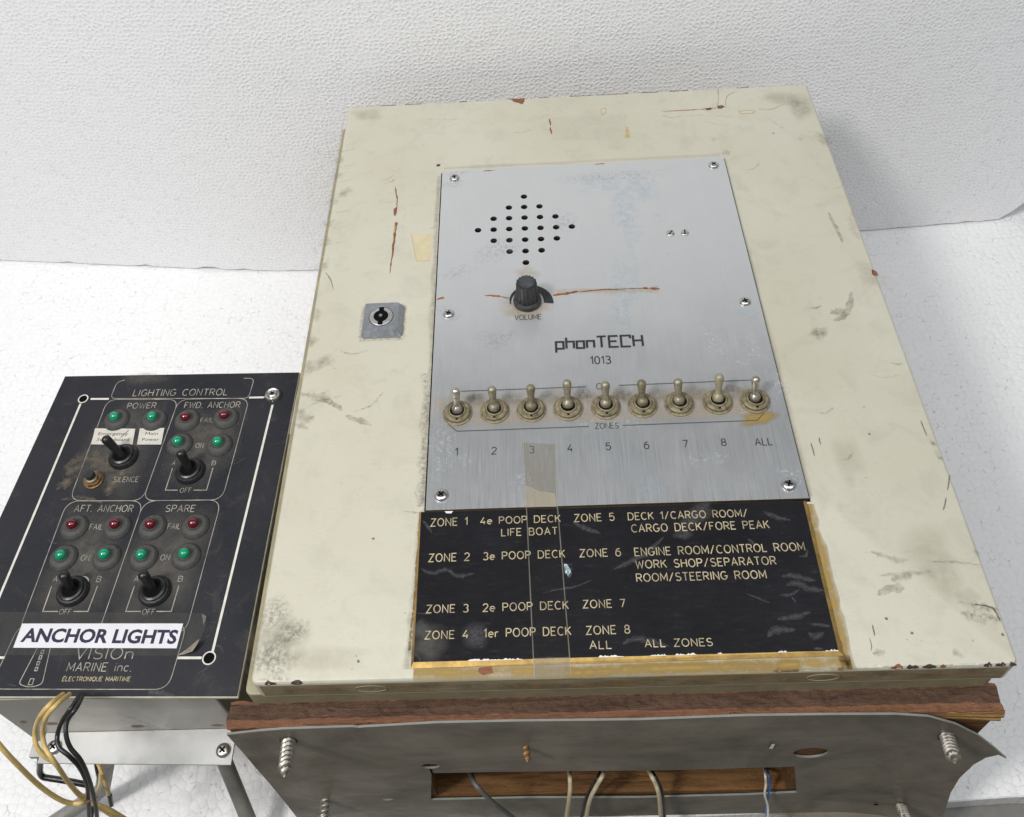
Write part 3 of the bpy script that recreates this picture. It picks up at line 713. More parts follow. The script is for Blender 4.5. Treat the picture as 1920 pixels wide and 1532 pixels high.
for k in range(44):  # faint scuffs scattered over the whole door
    x_, y_ = rw.uniform(0.012, 0.39), rw.uniform(0.012, 0.485)
    if 0.08 < x_ < 0.325 and 0.005 < y_ < 0.41: continue
    a = rw.uniform(-0.5, 0.5); L_ = rw.uniform(0.003, 0.012)
    door.streak([(x_, y_, 0), (x_ + L_ * math.cos(a), y_ + L_ * math.sin(a), 0), (x_ + 2 * L_ * math.cos(a + .3), y_ + 2 * L_ * math.sin(a + .3), 0)], rw.uniform(0.0006, 0.0022), zd, S_DARK if rw.random() < .5 else S_GRIME, k)
# chips and pale stretches along the top and bottom edges (rounded arris)
M_PALEX = simple('pale_edge', (0.52, 0.50, 0.42), 0.5, 0, .15, 300)  # paler tone for stretches of the bottom edge
def edgechips(y, zc, spans, ny):
    for x0, x1, m_ in spans:
        n = max(4, int((x1 - x0) / 0.0013)); lo = []; hi = []
        for i in range(n + 1):
            xx = x0 + (x1 - x0) * i / n; j = (rw.random() ** 1.5) * 0.0016 if 0 < i < n else -0.0004
            lo.append((xx, y + ny * 0.00010, -0.0014 - j)); hi.append((xx, y - ny * (0.0006 + j), 0.00010 - 0.0001)); 
        mid = [(a[0], y - ny * 0.00050, -0.00040) for a in lo]
        vs = lo + mid + hi; n1 = n + 1
        fs = []
        for r_ in (0, 1):
            for i in range(n): fs.append((r_ * n1 + i, r_ * n1 + i + 1, (r_ + 1) * n1 + i + 1, (r_ + 1) * n1 + i) if ny < 0 else (r_ * n1 + i + 1, r_ * n1 + i, (r_ + 1) * n1 + i, (r_ + 1) * n1 + i + 1))
        door.add(vs, fs, m_)
edgechips(0.4972, 0, [(0.028, 0.042, M_DARKCHIP), (0.05, 0.064, M_DARKCHIP), (0.098, 0.105, M_BROWN), (0.142, 0.156, M_BROWN), (0.168, 0.176, M_DARKCHIP), (0.195, 0.214, M_BROWN), (0.218, 0.246, M_BROWN), (0.258, 0.272, M_DARKCHIP), (0.282, 0.298, M_DARKCHIP), (0.34, 0.35, M_BROWN)], 1)
edgechips(0.0, 0, [(0.275, 0.288, M_DARKCHIP), (0.308, 0.311, M_DARKCHIP), (0.335, 0.341, M_BROWN), (0.343, 0.349, M_DARKCHIP), (0.351, 0.358, M_DARKCHIP), (0.36, 0.363, M_BROWN), (0.382, 0.386, M_DARKCHIP), (0.388, 0.393, M_DARKCHIP), (0.395, 0.3985, M_DARKCHIP), (0.19, 0.2, M_PALEX), (0.205, 0.262, M_PALEX), (0.29, 0.305, M_PALEX), (0.312, 0.334, M_PALEX), (0.365, 0.38, M_PALEX), (0.022, 0.028, M_DARKCHIP), (0.008, 0.014, M_DARKCHIP)], -1)
# dirt on the bottom flange
door.add([(0.004, -0.00003, -0.0185), (0.396, -0.00003, -0.0185), (0.396, -0.00003, -0.0035), (0.004, -0.00003, -0.0035)], [(0, 1, 2, 3)], stain('brown_film', (0.26, 0.165, 0.055), 0.8, (22, 22, 90), 0.05, 0.7))
for k in range(16):
    xx = 0.02 + k * 0.024
    c_ = Vector((xx, -0.00006, -0.011 + rw.uniform(-0.003, 0.003)))
    n = 12; vs = [c_] + [c_ + Vector((0.014 * math.cos(2 * PI * i / n), 0, 0.006 * math.sin(2 * PI * i / n))) for i in range(n)]
    door.add(vs, [(0, 1 + (i + 1) % n, 1 + i)[::-1] for i in range(n)], S_DUST, [1.0] + [0.0] * n)
dobj = door.build('door', cab, smooth=True, auto=30)
# round stamped marks on the bottom flange
for cx_, cz_ in ((0.063, -0.0105), (0.302, -0.0105)):
    mb = MB(); mb.tube([Vector((cx_ + 0.0085 * math.cos(a / 20 * 2 * PI), -0.0003, cz_ + 0.0045 * math.sin(a / 20 * 2 * PI))) for a in range(21)], 0.0002, M_OLIVE, 6, False); mb.build('plug_ring', cab)

# lock
zl = 0.003
M_NICKELG = simple('grey_nickel', (0.42, 0.42, 0.41), 0.4, 0.6, 0.2, 400)
lk = MB(); lx0, lx1, ly0, ly1 = 0.0368, 0.0655, 0.2322, 0.2615
R = [rrect(lx0, ly0, lx1, ly1, 0.003, 0.0, 5), rrect(lx0, ly0, lx1, ly1, 0.003, 0.0010, 5), rrect(lx0 + 0.0014, ly0 + 0.0032, lx1 - 0.0034, ly1 - 0.0008, 0.0012, 0.0048, 5)]
lk.loft(R, M_CHROME)
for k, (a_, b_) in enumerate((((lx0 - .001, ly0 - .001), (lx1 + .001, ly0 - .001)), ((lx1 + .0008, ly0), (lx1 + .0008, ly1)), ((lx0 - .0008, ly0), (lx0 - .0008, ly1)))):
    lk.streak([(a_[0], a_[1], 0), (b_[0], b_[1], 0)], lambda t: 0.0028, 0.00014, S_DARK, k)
lock = lk.build('lock', cab, smooth=True, auto=20)
lc = on((714.5, 593.5), 0.0048); z0 = 0.0048
MB().lathe([(0.0083, z0 + 0.00005), (0.0083, z0 + 0.0002), (0.0080, z0 + 0.0005), (0.0066, z0 + 0.0007)], M_NICKELG, (lc.x, lc.y, 0), n=32).lathe([(0.0087, z0), (0.0087, z0 + .00006)], M_BLACK, (lc.x, lc.y, 0), n=32).build('lock_barrel', lock, smooth=True)
kh = MB(); q0 = z0 + 0.0008
kh.prism(circ(lc, 0.0052, 24), q0, q0 + 0.00004, M_BLACK); kh.box((lc.x - 0.0017, lc.y - 0.0080, q0), (lc.x + 0.0017, lc.y + 0.0080, q0 + 0.00008), M_BLACK)
kh.lathe([(0.0013, q0), (0.0013, q0 + 0.0014), (0.0008, q0 + 0.002)], M_STEEL, (lc.x, lc.y - 0.0006, 0), n=16); kh.build('keyhole', lock, smooth=True)

# ------------------------------------------------------------------ aluminium control plate
zp = 0.0028
pc = [on(p, zp) for p in ((798, 957), (1517, 934), (1356.5, 294), (829.5, 321))]
plate = MB()
g4 = zm(880, 350, 1920 / 210)
rows = [[(936, 171)], [(678, 359), (939, 348), (1202, 338)], [(416, 551), (681, 540), (946, 530), (1211, 520), (1476, 510)],
        [(149, 747), (417, 737), (684, 726), (952, 716), (1220, 706), (1488, 695), (1757, 684)],
        [(418, 928), (687, 918), (957, 908), (1229, 897), (1500, 886)], [(691, 1113), (964, 1103), (1239, 1091)], [(970, 1302)]]
hc = [on(g4(*p), zp) for r_ in rows for p in r_]
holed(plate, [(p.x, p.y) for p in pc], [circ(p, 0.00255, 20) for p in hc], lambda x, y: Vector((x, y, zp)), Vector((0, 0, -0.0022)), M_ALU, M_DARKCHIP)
zq = zp + 0.00005
def pstreak(pts, w_, m, seed=1, soft=True, jag=.5, dz=0): plate.streak([on(p, zp) for p in pts], w_, zq + dz, m, seed, jag, soft)
def psoft(p, rx, ry, rot, m, seed=1, dz=0): plate.soft(on(p, zp), rx, ry, rot, zq + dz, m, seed)
psoft((1175, 400), 0.012, 0.05, 0.05, S_BLUE, 1); psoft((1172, 540), 0.013, 0.035, 0, S_BLUE, 2); psoft((1120, 345), 0.02, 0.014, 0, S_BLUE, 3); psoft((1205, 350), 0.012, 0.022, 0.2, S_BLUE, 4); psoft((1165, 600), 0.010, 0.02, 0, S_BLUE, 5)
psoft((1340, 640), 0.010, 0.02, 0.2, S_WHITE, 6); psoft((1410, 655), 0.009, 0.016, 0.3, S_WHITE, 7); psoft((1310, 860), 0.010, 0.007, 0.2, S_WHITE, 8); psoft((1350, 858), 0.006, 0.005, 0, S_WHITE, 9); psoft((1460, 720), 0.008, 0.016, 0.2, S_WHITE, 10); psoft((1485, 890), 0.01, 0.01, 0, S_WHITE, 11)
psoft((1400, 585), 0.011, 0.007, 0, S_BLUE, 12); psoft((1390, 680), 0.006, 0.006, 0, S_WHITE, 13); psoft((1220, 920), 0.008, 0.008, 0, S_BLUE, 14); psoft((1150, 790), 0.03, 0.008, 0, S_WHITE, 15)
psoft((985, 900), 0.01, 0.01, 0, S_WHITE, 16)
psoft((843, 588), 0.010, 0.008, 0, S_GREYSP, 17); psoft((930, 470), 0.02, 0.014, 0.4, S_GREYSP, 18); psoft((860, 510), 0.018, 0.006, 0.3, S_GREYSP, 19); psoft((1060, 415), 0.012, 0.012, 0, S_GREYSP, 20); psoft((850, 345), 0.012, 0.006, 0.2, S_GREYSP, 21); psoft((930, 635), 0.018, 0.01, 0, S_GREYSP, 22); psoft((860, 325), 0.014, 0.003, 0, S_GREYSP, 23)
psoft((1338, 309), 0.005, 0.004, 0, S_GREYSP, 24); psoft((1150, 330), 0.05, 0.008, 0.05, S_GREYSP, 25)
# rust line across and bloom round the knob
psoft((986, 575), 0.022, 0.014, 0, S_RUSTS, 30); psoft((985, 578), 0.016, 0.010, 0, S_RUSTS, 31, 0.00003); psoft((987, 515), 0.010, 0.010, 0, S_RUSTS, 32)
pstreak([(908, 554), (930, 555), (958, 560)], 0.0016, S_RUST, 33); pstreak([(1036, 554), (1060, 551), (1085, 546)], 0.0022, S_RUST, 34, False); pstreak([(1085, 547), (1120, 544), (1170, 542), (1215, 540)], 0.0012, S_RUST, 35, False); pstreak([(1205, 540), (1225, 541), (1238, 542)], 0.0018, S_RUST, 36, False, 0.8)
pstreak([(819, 562), (828, 559), (834, 559)], 0.0018, S_RUST, 37, False)
pstreak([(1045, 548), (1150, 545), (1235, 543)], lambda t: 0.006, S_RUSTS, 38)
# toggle row grime and painted lever shadows
pstreak([(815, 765), (950, 760), (1130, 753), (1300, 748), (1440, 742)], lambda t: 0.020, S_RUSTS, 40, True, 0.2)
pstreak([(830, 790), (1000, 783), (1200, 777), (1430, 766)], lambda t: 0.010, S_RUSTS, 41, True, 0.3, 0.00003)
for k, x_ in enumerate((892, 962, 1032, 1100, 1171, 1240, 1310, 1382)):
    psoft((x_, 752 - k * 2), 0.008, 0.006, 0, S_GRIME, 42 + k, 0.00006)
psoft((1422, 785), 0.013, 0.006, 0.1, S_OCHRE, 55, 0.0001); psoft((1095, 740), 0.006, 0.005, 0, S_DARK, 56, 0.0001); psoft((1165, 743), 0.007, 0.005, 0, S_DARK, 57, 0.0001); psoft((1372, 728), 0.006, 0.004, 0, S_DARK, 58, 0.0001); psoft((893, 745), 0.007, 0.005, 0, S_DARK, 59, 0.0001)  # the dark blotches put lever shadows into the plate's colour
psoft((830, 840), 0.01, 0.03, 0, S_WHITE, 60); psoft((870, 860), 0.006, 0.006, 0, S_WHITE, 61)
pstreak([(1222, 404), (1236, 405), (1241, 417)], 0.0016, S_DARK, 62); pstreak([(1350, 502), (1354, 520), (1357, 550)], 0.0006, S_WHITE, 63); pstreak([(1250, 478), (1256, 473)], 0.0012, S_GREYSP, 64)
pstreak([(1040, 498), (1120, 497), (1180, 504)], 0.0005, S_GREYSP, 65); pstreak([(1378, 406), (1384, 408)], 0.001, S_DARK, 66)
pstreak([(905, 321), (930, 319)], 0.0010, M_BROWN, 67, False); pstreak([(1115, 308), (1135, 307)], 0.0010, M_BROWN, 68, False)
pob = plate.build('control_plate', cab)
ulay = MB(); cx_ = sum(p.x for p in pc) / 4; cy_ = sum(p.y for p in pc) / 4
ulay.prism([(p.x + (0.0011 if p.x > cx_ else -0.0011), p.y + (0.0003 if p.y > cy_ else -0.0009)) for p in pc], 0.00022, 0.0005, M_BLACK); ulay.build('black_underlay', pob)  # thin black sheet under the plate, standing out past its edges
mb = MB(); sc_c = on((984, 428), 0.0004); mb.prism(circ(sc_c, 0.043, 32), 0.00055, 0.00065, M_BLACK); mb.build('speaker_cloth', pob)
# screws on the plate
for k, p in enumerate(((852, 333), (1338, 309), (841, 588), (1397, 565), (827, 928), (1479, 908))):
    c_ = on(p, zp + 0.001); c_.z = zp + 0.0001
    panhead(MB(), c_, 0.0039 if k < 4 else 0.0043, 0.0022, 0.25 + 0.5 * k).build('plate_screw', cab, origin=c_, smooth=True)
for p, a_ in (((1257, 437), 0.9), ((1284, 436), 1.5)):
    c_ = on(p, zp + 0.0004); c_.z = zp + 0.0001
    panhead(MB(), c_, 0.0030, 0.0009, a_, slot=True).build('slotted_screw', cab, origin=c_, smooth=True)
# printing on the plate
zt = zp + 0.00022
g5 = zm(1000, 560, 3.2); g3 = zm(820, 690, 6.4)
text(pob, 'VOLUME', (965.5, 600), (1015, 598), (966, 591), zt, M_INKG, 0.13)
text(pob, 'phonTECH', g5(137, 301), g5(658, 283), g5(135, 236), zt, M_INK, 0.165, GL2, 0.20, 'maker_name')
text(pob, '1013', g5(345, 392), g5(465, 388), g5(345, 348), zt, M_INK, 0.12)
text(pob, 'ON', (1119, 730), (1142, 729), (1119, 719), zt, M_INKG, 0.12)
text(pob, 'ZONES', g5(373, 780), g5(512, 777), g5(373, 747), zt, M_INKG, 0.12)
for s_, p in (('1', (856, 847)), ('2', (926, 845)), ('3', (997, 843)), ('4', (1069, 840)), ('5', (1141, 837)), ('6', (1213, 835)), ('7', (1286, 832)), ('8', (1358, 829))):
    w_ = 4.2 if s_ != '1' else 2.3
    text(pob, s_, (p[0] - w_, p[1] + 6.5), (p[0] + w_, p[1] + 6.3), (p[0] - w_, p[1] - 6.5), zt, M_INK, 0.11)
text(pob, 'ALL', (1417, 835), (1449, 834), (1417, 822), zt, M_INK, 0.11)
def pline(pts, w_=0.0006): line(pob, pts, zt, w_, M_INKG, 'printed_line')
pline([(864, 733.5), (1098, 725)]); pline([(1160, 722.5), (1408, 712.5)])
pline([(841, 796), (857, 808.5), (1104, 799.5)]); pline([(1168, 797.5), (1420, 788), (1432, 775)])
# volume arc, widening clockwise
kc = on((989, 566), zp)
L1 = []; L2 = []
for i in range(33):
    a = math.radians(188 - 196 * i / 32); wd = 0.0008 + 0.0062 * (i / 32)
    L1.append((kc.x + 0.0115 * math.cos(a), kc.y + 0.0115 * math.sin(a))); L2.append((kc.x + (0.0115 + wd) * math.cos(a), kc.y + (0.0115 + wd) * math.sin(a)))
MB().add([(*p, zt) for p in L1 + L2], [(i, i + 1, 34 + i, 33 + i) for i in range(32)], M_INK).build('volume_scale', pob)
# volume knob
kx, ky = kc.x, kc.y
kn = MB().lathe([(0.0098, zp + 0.0001), (0.0100, zp + 0.002), (0.0096, zp + 0.0038), (0.0078, zp + 0.0045)], M_KNOB, (kx, ky, 0), n=40)
knob = kn.build('volume_knob', cab, origin=(kx, ky, zp), smooth=True)
flute = lambda a: 1 + 0.055 * (1 if math.cos(a * 16) > 0.2 else -0.35)
MB().lathe([(0.0076, zp + 0.0044), (0.0068, zp + 0.020), (0.0062, zp + 0.0208)], M_KNOB, (kx, ky, 0), n=128, mod=flute).build('knob_grip', knob, smooth=True, auto=25)
MB().lathe([(0.0056, zp + 0.0206), (0.0056, zp + 0.0212), (0.0050, zp + 0.0211)], simple('knob_cap_grey', (0.045, 0.05, 0.055), 0.5, 0, 0.6, 300), (kx, ky, 0), n=32).build('knob_cap', knob, smooth=True)
# nine metal toggles: nut + lever, copied
nuts = [(857.5, 772), (927, 768.5), (996, 766), (1065, 763.5), (1136, 761), (1205, 758), (1274, 755), (1346, 751.5), (1416, 749.5)]
tips = [(854, 733), (922, 730), (995, 727), (1063, 718), (1135, 721), (1203, 718), (1271, 716), (1349, 707), (1417, 711)]
n0 = on(nuts[0], zp + 0.002); n0.z = zp
tg = MB().lathe([(0.0094, 0.00), (0.0094, 0.0008), (0.0085, 0.0012)], M_DIRTYNUT, n0 + Vector((0, 0, 0.00005)), n=36)
tg.lathe([(0.0082, 0.0012), (0.0082, 0.0030), (0.0075, 0.0036), (0.0060, 0.0037), (0.0058, 0.0034), (0.0056, 0.0042), (0.0047, 0.0044), (0.0044, 0.0030)], M_DIRTYNUT, n0, n=36)
tg.lathe([(0.0045, 0.0030), (0.0045, 0.0031)], M_BLACK, n0, n=24)
tg.box(n0 + Vector((-0.0008, -0.0072, 0.0037)), n0 + Vector((0.0008, -0.0061, 0.00385)), M_BLACK)
nut0 = tg.build('toggle_switch', cab, origin=n0, smooth=True, auto=30)
lv = MB(); prof = [(0.0036, 0.0022), (0.0037, 0.0036), (0.0033, 0.0050), (0.0024, 0.0060), (0.0019, 0.0068), (0.0021, 0.0105), (0.0026, 0.0145)]
for a in range(0, 91, 15): prof.append((max(0.0029 * math.cos(math.radians(a)), 0.0001), 0.0165 + 0.0029 * math.sin(math.radians(a))))
lv.lathe(prof, M_NICKEL, n0, n=24)
lev0 = lv.build('lever', nut0, origin=n0, smooth=True, auto=60)
Hh = 0.0165
def aim(lev, npx, tpx, zbase, hh):
    n_ = on(npx, zbase + 0.002); t_ = on(tpx, zbase + hh); d = Vector((t_.x - n_.x, t_.y - n_.y, hh))
    lev.rotation_mode = 'QUATERNION'; lev.rotation_quaternion = Vector((0, 0, 1)).rotation_difference(d.normalized()); return d.length
for k in range(9):
    if k == 0: nt, le = nut0, lev0
    else:
        nt = nut0.copy(); COL.objects.link(nt); nt.parent = cab; le = lev0.copy(); COL.objects.link(le); le.parent = nt
    c_ = on(nuts[k], zp + 0.002); nt.location = Vector((c_.x, c_.y, zp)) - ORG[cab.name]
    le.material_slots[0].link = 'OBJECT'; le.material_slots[0].material = M_NICKEL
    if k in (0, 2, 5, 7, 8):   # some levers rubbed bright, some brown with grime
        le.material_slots[0].material = simple(*(('rubbed_nickel', (0.46, 0.43, 0.36), 0.30, 0.8, 0.4, 300) if k in (0, 8) else ('brown_nickel', (0.22, 0.19, 0.12), 0.55, 0.4, 0.4, 300) if k in (2, 5) else ('khaki_nickel', (0.33, 0.30, 0.20), 0.55, 0.35, 0.3, 300)))
    L_ = aim(le, nuts[k], tips[k], zp, Hh); le.scale = (1, 1, (L_ + 0.0008) / 0.0180)

# ------------------------------------------------------------------ black zone legend
zg = 0.0018
gA = zm(740, 900, 3.83); gB = zm(1140, 900, 3.83)
ol = [on(p, 0.0006) for p in (gA(115, 1355), gB(1693, 1262), gB(1424, 150), gA(180, 228))]
il = [on(p, zg) for p in (gA(135, 1308), gB(1655, 1225), gB(1402, 152), gA(190, 232))]
lg = MB(); lg.loft([[Vector((p.x, p.y, 0.0002)) for p in ol], ol, [Vector((p.x, p.y, zg - 0.0001)) for p in il]], M_BRASS)
lgo = lg.build('legend_plate', cab)
lf = MB(); lf.prism([(p.x, p.y) for p in il], zg - 0.00005, zg, M_LEGEND)
zs = zg + 0.00005
def lst(g, pts, w_, m=S_SMEAR, seed=1, soft=False, jag=.35):
    f = w_ if callable(w_) else (lambda t, a=w_: a * (math.sin(PI * t) ** 0.6 * 0.9 + 0.1))
    lf.streak([on(g(*p), zg) for p in pts], lambda t: f(t) * 0.62, zs, m, seed, jag, True)
lst(gA, [(185, 635), (265, 670), (375, 645), (450, 690), (575, 672)], lambda t: 0.0042 * min(1, 6 * t, 5 * (1 - t) + .2), S_SMEAR, 1)
lst(gA, [(200, 290), (235, 330), (270, 385)], 0.0035, S_SMEAR, 2); lst(gA, [(1280, 300), (1360, 345), (1480, 385)], 0.0055, S_SMEAR, 3)
lst(gA, [(1065, 812), (1180, 785), (1300, 765), (1420, 715)], 0.0020, S_SMEAR, 4, True); lf.soft(on(gA(580, 1118), zg), 0.0085, 0.0085, 0, zs, S_SMEAR, 5, jag=.05); lf.soft(on(gA(250, 1165), zg), 0.013, 0.011, 0, zs, S_DUSTS, 6); lf.soft(on(gA(180, 1070), zg), 0.006, 0.006, 0, zs + .00002, S_SMEAR, 7)
lf.soft(on(gA(1240, 640), zg), 0.003, 0.006, 0.2, zs, S_WHITE, 8); lf.poly([on(gA(*p), zg) for p in ((1215, 605), (1235, 603), (1262, 640), (1264, 668), (1245, 690), (1225, 668))], zs, simple('pale_blue_fleck', (0.45, 0.55, 0.6), 0.5, 0, .2, 300))
lst(gA, [(140, 1230), (165, 1265), (190, 1300)], 0.0035, S_SMEAR, 9, True); lst(gA, [(160, 955), (200, 960), (255, 965)], 0.0014, S_SMEAR, 10, True)
lst(gB, [(45, 640), (150, 590), (240, 550), (310, 500), (400, 410)], lambda t: 0.0055 * min(1, 5 * t + .15, 5 * (1 - t) + .15), S_SMEAR, 11); lst(gB, [(1115, 228), (1200, 262), (1310, 290)], 0.0055, S_SMEAR, 12)
lst(gB, [(1245, 690), (1340, 690), (1490, 725)], 0.0060, S_SMEAR, 13); lst(gB, [(1280, 755), (1360, 740), (1440, 780), (1550, 795)], 0.0070, S_SMEAR, 14); lst(gB, [(1235, 825), (1310, 825), (1380, 785)], 0.0030, S_SMEAR, 15)
lst(gB, [(995, 815), (1080, 850), (1165, 885)], 0.0022, S_SMEAR, 16, True); lst(gB, [(1215, 1000), (1330, 985), (1455, 950)], 0.0055, S_SMEAR, 17); lst(gB, [(1145, 1128), (1200, 1080), (1345, 1075)], 0.0070, S_SMEAR, 18); lst(gB, [(1455, 1035), (1530, 1040), (1600, 1052)], 0.0040, S_SMEAR, 19)
lst(gB, [(1440, 1098), (1490, 1125), (1550, 1095)], 0.0060, S_SMEAR, 20); lst(gB, [(105, 1178), (180, 1145), (300, 1155), (440, 1195)], 0.0060, S_SMEAR, 21, True); lst(gB, [(1370, 548), (1420, 545), (1435, 500)], 0.0028, S_SMEAR, 22); lst(gB, [(1475, 1212), (1545, 1212)], 0.003, S_SMEAR, 23, True)
lst(gB, [(690, 215), (735, 170)], 0.002, S_SMEAR, 24, True); lst(gB, [(1000, 425), (1030, 440), (1045, 465)], 0.004, S_SMEAR, 25, True); lst(gB, [(1320, 840), (1350, 885)], 0.002, S_SMEAR, 26, True); lf.soft(on(gB(640, 250), zg), 0.016, 0.006, 0.8, zs, S_SMEAR, 27); lf.soft(on(gB(540, 390), zg), 0.006, 0.004, 0, zs, S_SMEAR, 28)
# lacquer flaked white along the lower edge
rl = random.Random(5)
for a, b in ((0.13, 0.20), (0.20, 0.26), (0.44, 0.50), (0.56, 0.60), (0.62, 0.67), (0.86, 0.88), (0.97, 1.0), (0.72, .73)):
    p = il[0].lerp(il[1], a); q = il[0].lerp(il[1], b); P = [(p.x, p.y - .0002)]; n = 16
    for i in range(n + 1):
        r_ = p.lerp(q, i / n); P.append((r_.x, r_.y + (rl.random() ** 1.5 * 0.0009 if 0 < i < n else 0)))
    P.append((q.x, q.y - .0002)); lf.poly(P, zg + 0.00009, M_LACQ)
p = il[3]; lf.poly([(p.x + .014, p.y + .0001), (p.x + .019, p.y + .0001), (p.x + .018, p.y - .0014), (p.x + .015, p.y - .0012)], zg + .00009, M_LACQ)
lfo = lf.build('legend_face', lgo)
ze = zg + 0.00018
for s_, L_, R_, T_, g_ in (
    ('ZONE 1', (260, 333), (522, 322), (267, 280), gA), ('4e POOP DECK', (618, 318), (1190, 300), (625, 270), gA), ('LIFE BOAT', (768, 402), (1168, 390), (772, 352), gA),
    ('ZONE 2', (245, 588), (535, 578), (250, 533), gA), ('3e POOP DECK', (637, 574), (1223, 555), (640, 522), gA),
    ('ZONE 3', (228, 955), (527, 948), (232, 900), gA), ('2e POOP DECK', (635, 945), (1248, 925), (640, 890), gA),
    ('ZONE 4', (218, 1143), (527, 1135), (225, 1087), gA), ('1er POOP DECK', (642, 1130), (1266, 1112), (646, 1072), gA),
    ('ZONE 5', (1293, 300), (1578, 290), (1297, 248), gA), ('ZONE 6', (1332, 553), (1624, 545), (1335, 500), gA), ('ZONE 7', (1355, 920), (1655, 912), (1360, 865), gA), ('ZONE 8', (1378, 1110), (1690, 1100), (1380, 1052), gA), ('ALL', (1403, 1213), (1558, 1210), (1410, 1157), gA),
    ('DECK 1/CARGO ROOM/', (147, 287), (1005, 262), (145, 237), gB), ('CARGO DECK/FORE PEAK', (172, 375), (1160, 345), (172, 322), gB), ('ENGINE ROOM/CONTROL ROOM', (195, 545), (1415, 505), (192, 490), gB),
    ('WORK SHOP/SEPARATOR', (203, 635), (1208, 605), (200, 580), gB), ('ROOM/STEERING ROOM', (208, 730), (1138, 705), (205, 675), gB), ('ALL ZONES', (268, 1200), (752, 1190), (270, 1147), gB)):
    text(lgo, s_, g_(*L_), g_(*R_), g_(*T_), ze, M_ENGRAVE, 0.125, sp=0.24 if len(s_) > 9 else 0.26)
# clear tape stuck over plate and legend
tp = MB()
gT = [((980, 829), (1041, 833), zp + 0.0003), ((986, 940), (1043, 940), zp + 0.0003), ((986, 952), (1044, 950), zg + 0.0009), ((987, 970), (1046, 968), zg + 0.0003), ((999, 1234), (1067, 1232), zg + 0.0003), ((1000, 1246), (1068, 1243), 0.0012), ((1001, 1262), (1069, 1260), 0.0003), ((1001, 1273), (1069, 1271), -0.0001)]
Lp = [on(a, z_) for a, b, z_ in gT]; Rp = [on(b, z_) for a, b, z_ in gT]; n = len(gT)
M_TAPEB = tapem('clear_tape_dark', (0.05, 0.04, 0.02), 0.04, 0.4)
for i in range(n - 1): tp.add([Lp[i], Lp[i + 1], Rp[i + 1], Rp[i]], [(0, 1, 2, 3)], M_TAPEB if 2 <= i <= 3 else M_TAPE)
for S_ in (Lp, Rp):
    W_ = [p + Vector((0.0006, 0, 0.00003)) for p in S_]; tp.add([p + Vector((0, 0, 0.00003)) for p in S_] + W_, [(i, i + 1, n + i + 1, n + i) for i in range(n - 1)], M_TAPEE)
tp.poly([on(p, zp) for p in ((984, 910), (1012, 922), (1040, 926), (1043, 940), (1043, 951), (984, 951))], zp + 0.0005, tapem('doubled_tape', (0.50, 0.44, 0.32), 0.42, 0.5))
tp.streak([on(p, zp) for p in ((1026, 840), (1022, 860), (1014, 890))], lambda t: 0.0012, zp + 0.00045, S_WHITE, 3, .3, False)
tp.build('clear_tape', cab)

# ------------------------------------------------------------------ plywood base board on the cabinet's foot, slot cut through
YW0, YW1 = -0.0108, 0.0030
wb = MB(); rr = random.Random(4)
def wprism(x0, x1, z0, z1, m, ye=None): wb.box((x0, YW0, z0), (x1, YW1, z1), m)
ZWT = -0.0352; ZWB = FZ + 0.0008
wprism(-0.0195, SX0, ZWB, ZWT - 0.0012, M_CUT); wprism(SX1, 0.3985, ZWB, ZWT - 0.0012, M_CUT); wprism(SX0, SX1, SZ1, ZWT - 0.0012, M_CUT); wprism(SX0, SX1, ZWB, SZ0, M_CUT)
# its weathered top edge: rough band and stained bands
n = 110; cols = [(YW1, 0.0), (0.0012, 0.0004), (-0.0014, 0.0002), (-0.0042, 0.0004), (-0.0072, 0.0007), (-0.0095, 0.0006), (YW0 - 0.0004, -0.0006)]
grid_ = []
for i in range(n + 1):
    x_ = -0.0205 + (0.0205 + 0.3995) * i / n; r_ = []
    for j, (y_, h_) in enumerate(cols):
        r_.append(Vector((x_ + (0.0006 * math.sin(j * 1.3) if i in (0, n) else 0), y_ + rr.uniform(-0.0004, 0.0004), ZWT + h_ + rr.uniform(-0.0005, 0.0005) - (0.0006 if j in (2, 3) and rr.random() < .4 else 0))))
    grid_.append(r_)
mj = [M_WOOD, M_WOODR, M_WOODR, M_WOODR, M_WOOD, M_WOOD]
for j in range(len(cols) - 1):
    wb.add([grid_[i][j] for i in range(n + 1)] + [grid_[i][j + 1] for i in range(n + 1)], [(i, n + 1 + i, n + 2 + i, i + 1) for i in range(n)], mj[j])
for r_, s_ in ((grid_[0], 1), (grid_[-1], -1)):
    k = len(r_); low = [Vector((p.x, p.y, ZWT - 0.0016)) for p in r_]
    wb.add(r_ + low, [((i, i + 1, k + i + 1, k + i) if s_ > 0 else (i + 1, i, k + i, k + i + 1)) for i in range(k - 1)], M_WOODY)
fr = [g_[-1] for g_ in grid_]; wb.add(fr + [Vector((p.x, p.y, ZWT - 0.0018)) for p in fr], [(i, n + 1 + i, n + 2 + i, i + 1) for i in range(n)], M_WOOD)
# split veneer showing at the right end
for k, (x0, x1, y0, z_) in enumerate(((0.345, 0.4010, YW0 - 0.0012, -0.0372), (0.352, 0.4016, YW0 - 0.0024, -0.0396), (0.358, 0.4005, YW0 - 0.0032, -0.0425))):
    wb.add([(x0, YW0, z_), (x1, YW0, z_ + 0.0008), (x1 - 0.001, y0, z_ - 0.0004), (x0, YW0 - 0.0002, z_ - 0.001), (x0, YW0, z_ - 0.002), (x1, YW0, z_ - 0.0012), (x1 - .001, y0, z_ - 0.0016), (x0, YW0 - .0002, z_ - 0.0022)],
           [(0, 3, 2, 1), (4, 5, 6, 7), (3, 7, 6, 2), (1, 2, 6, 5), (0, 1, 5, 4)], M_WOODY)
wb.build('plywood_base', cab)

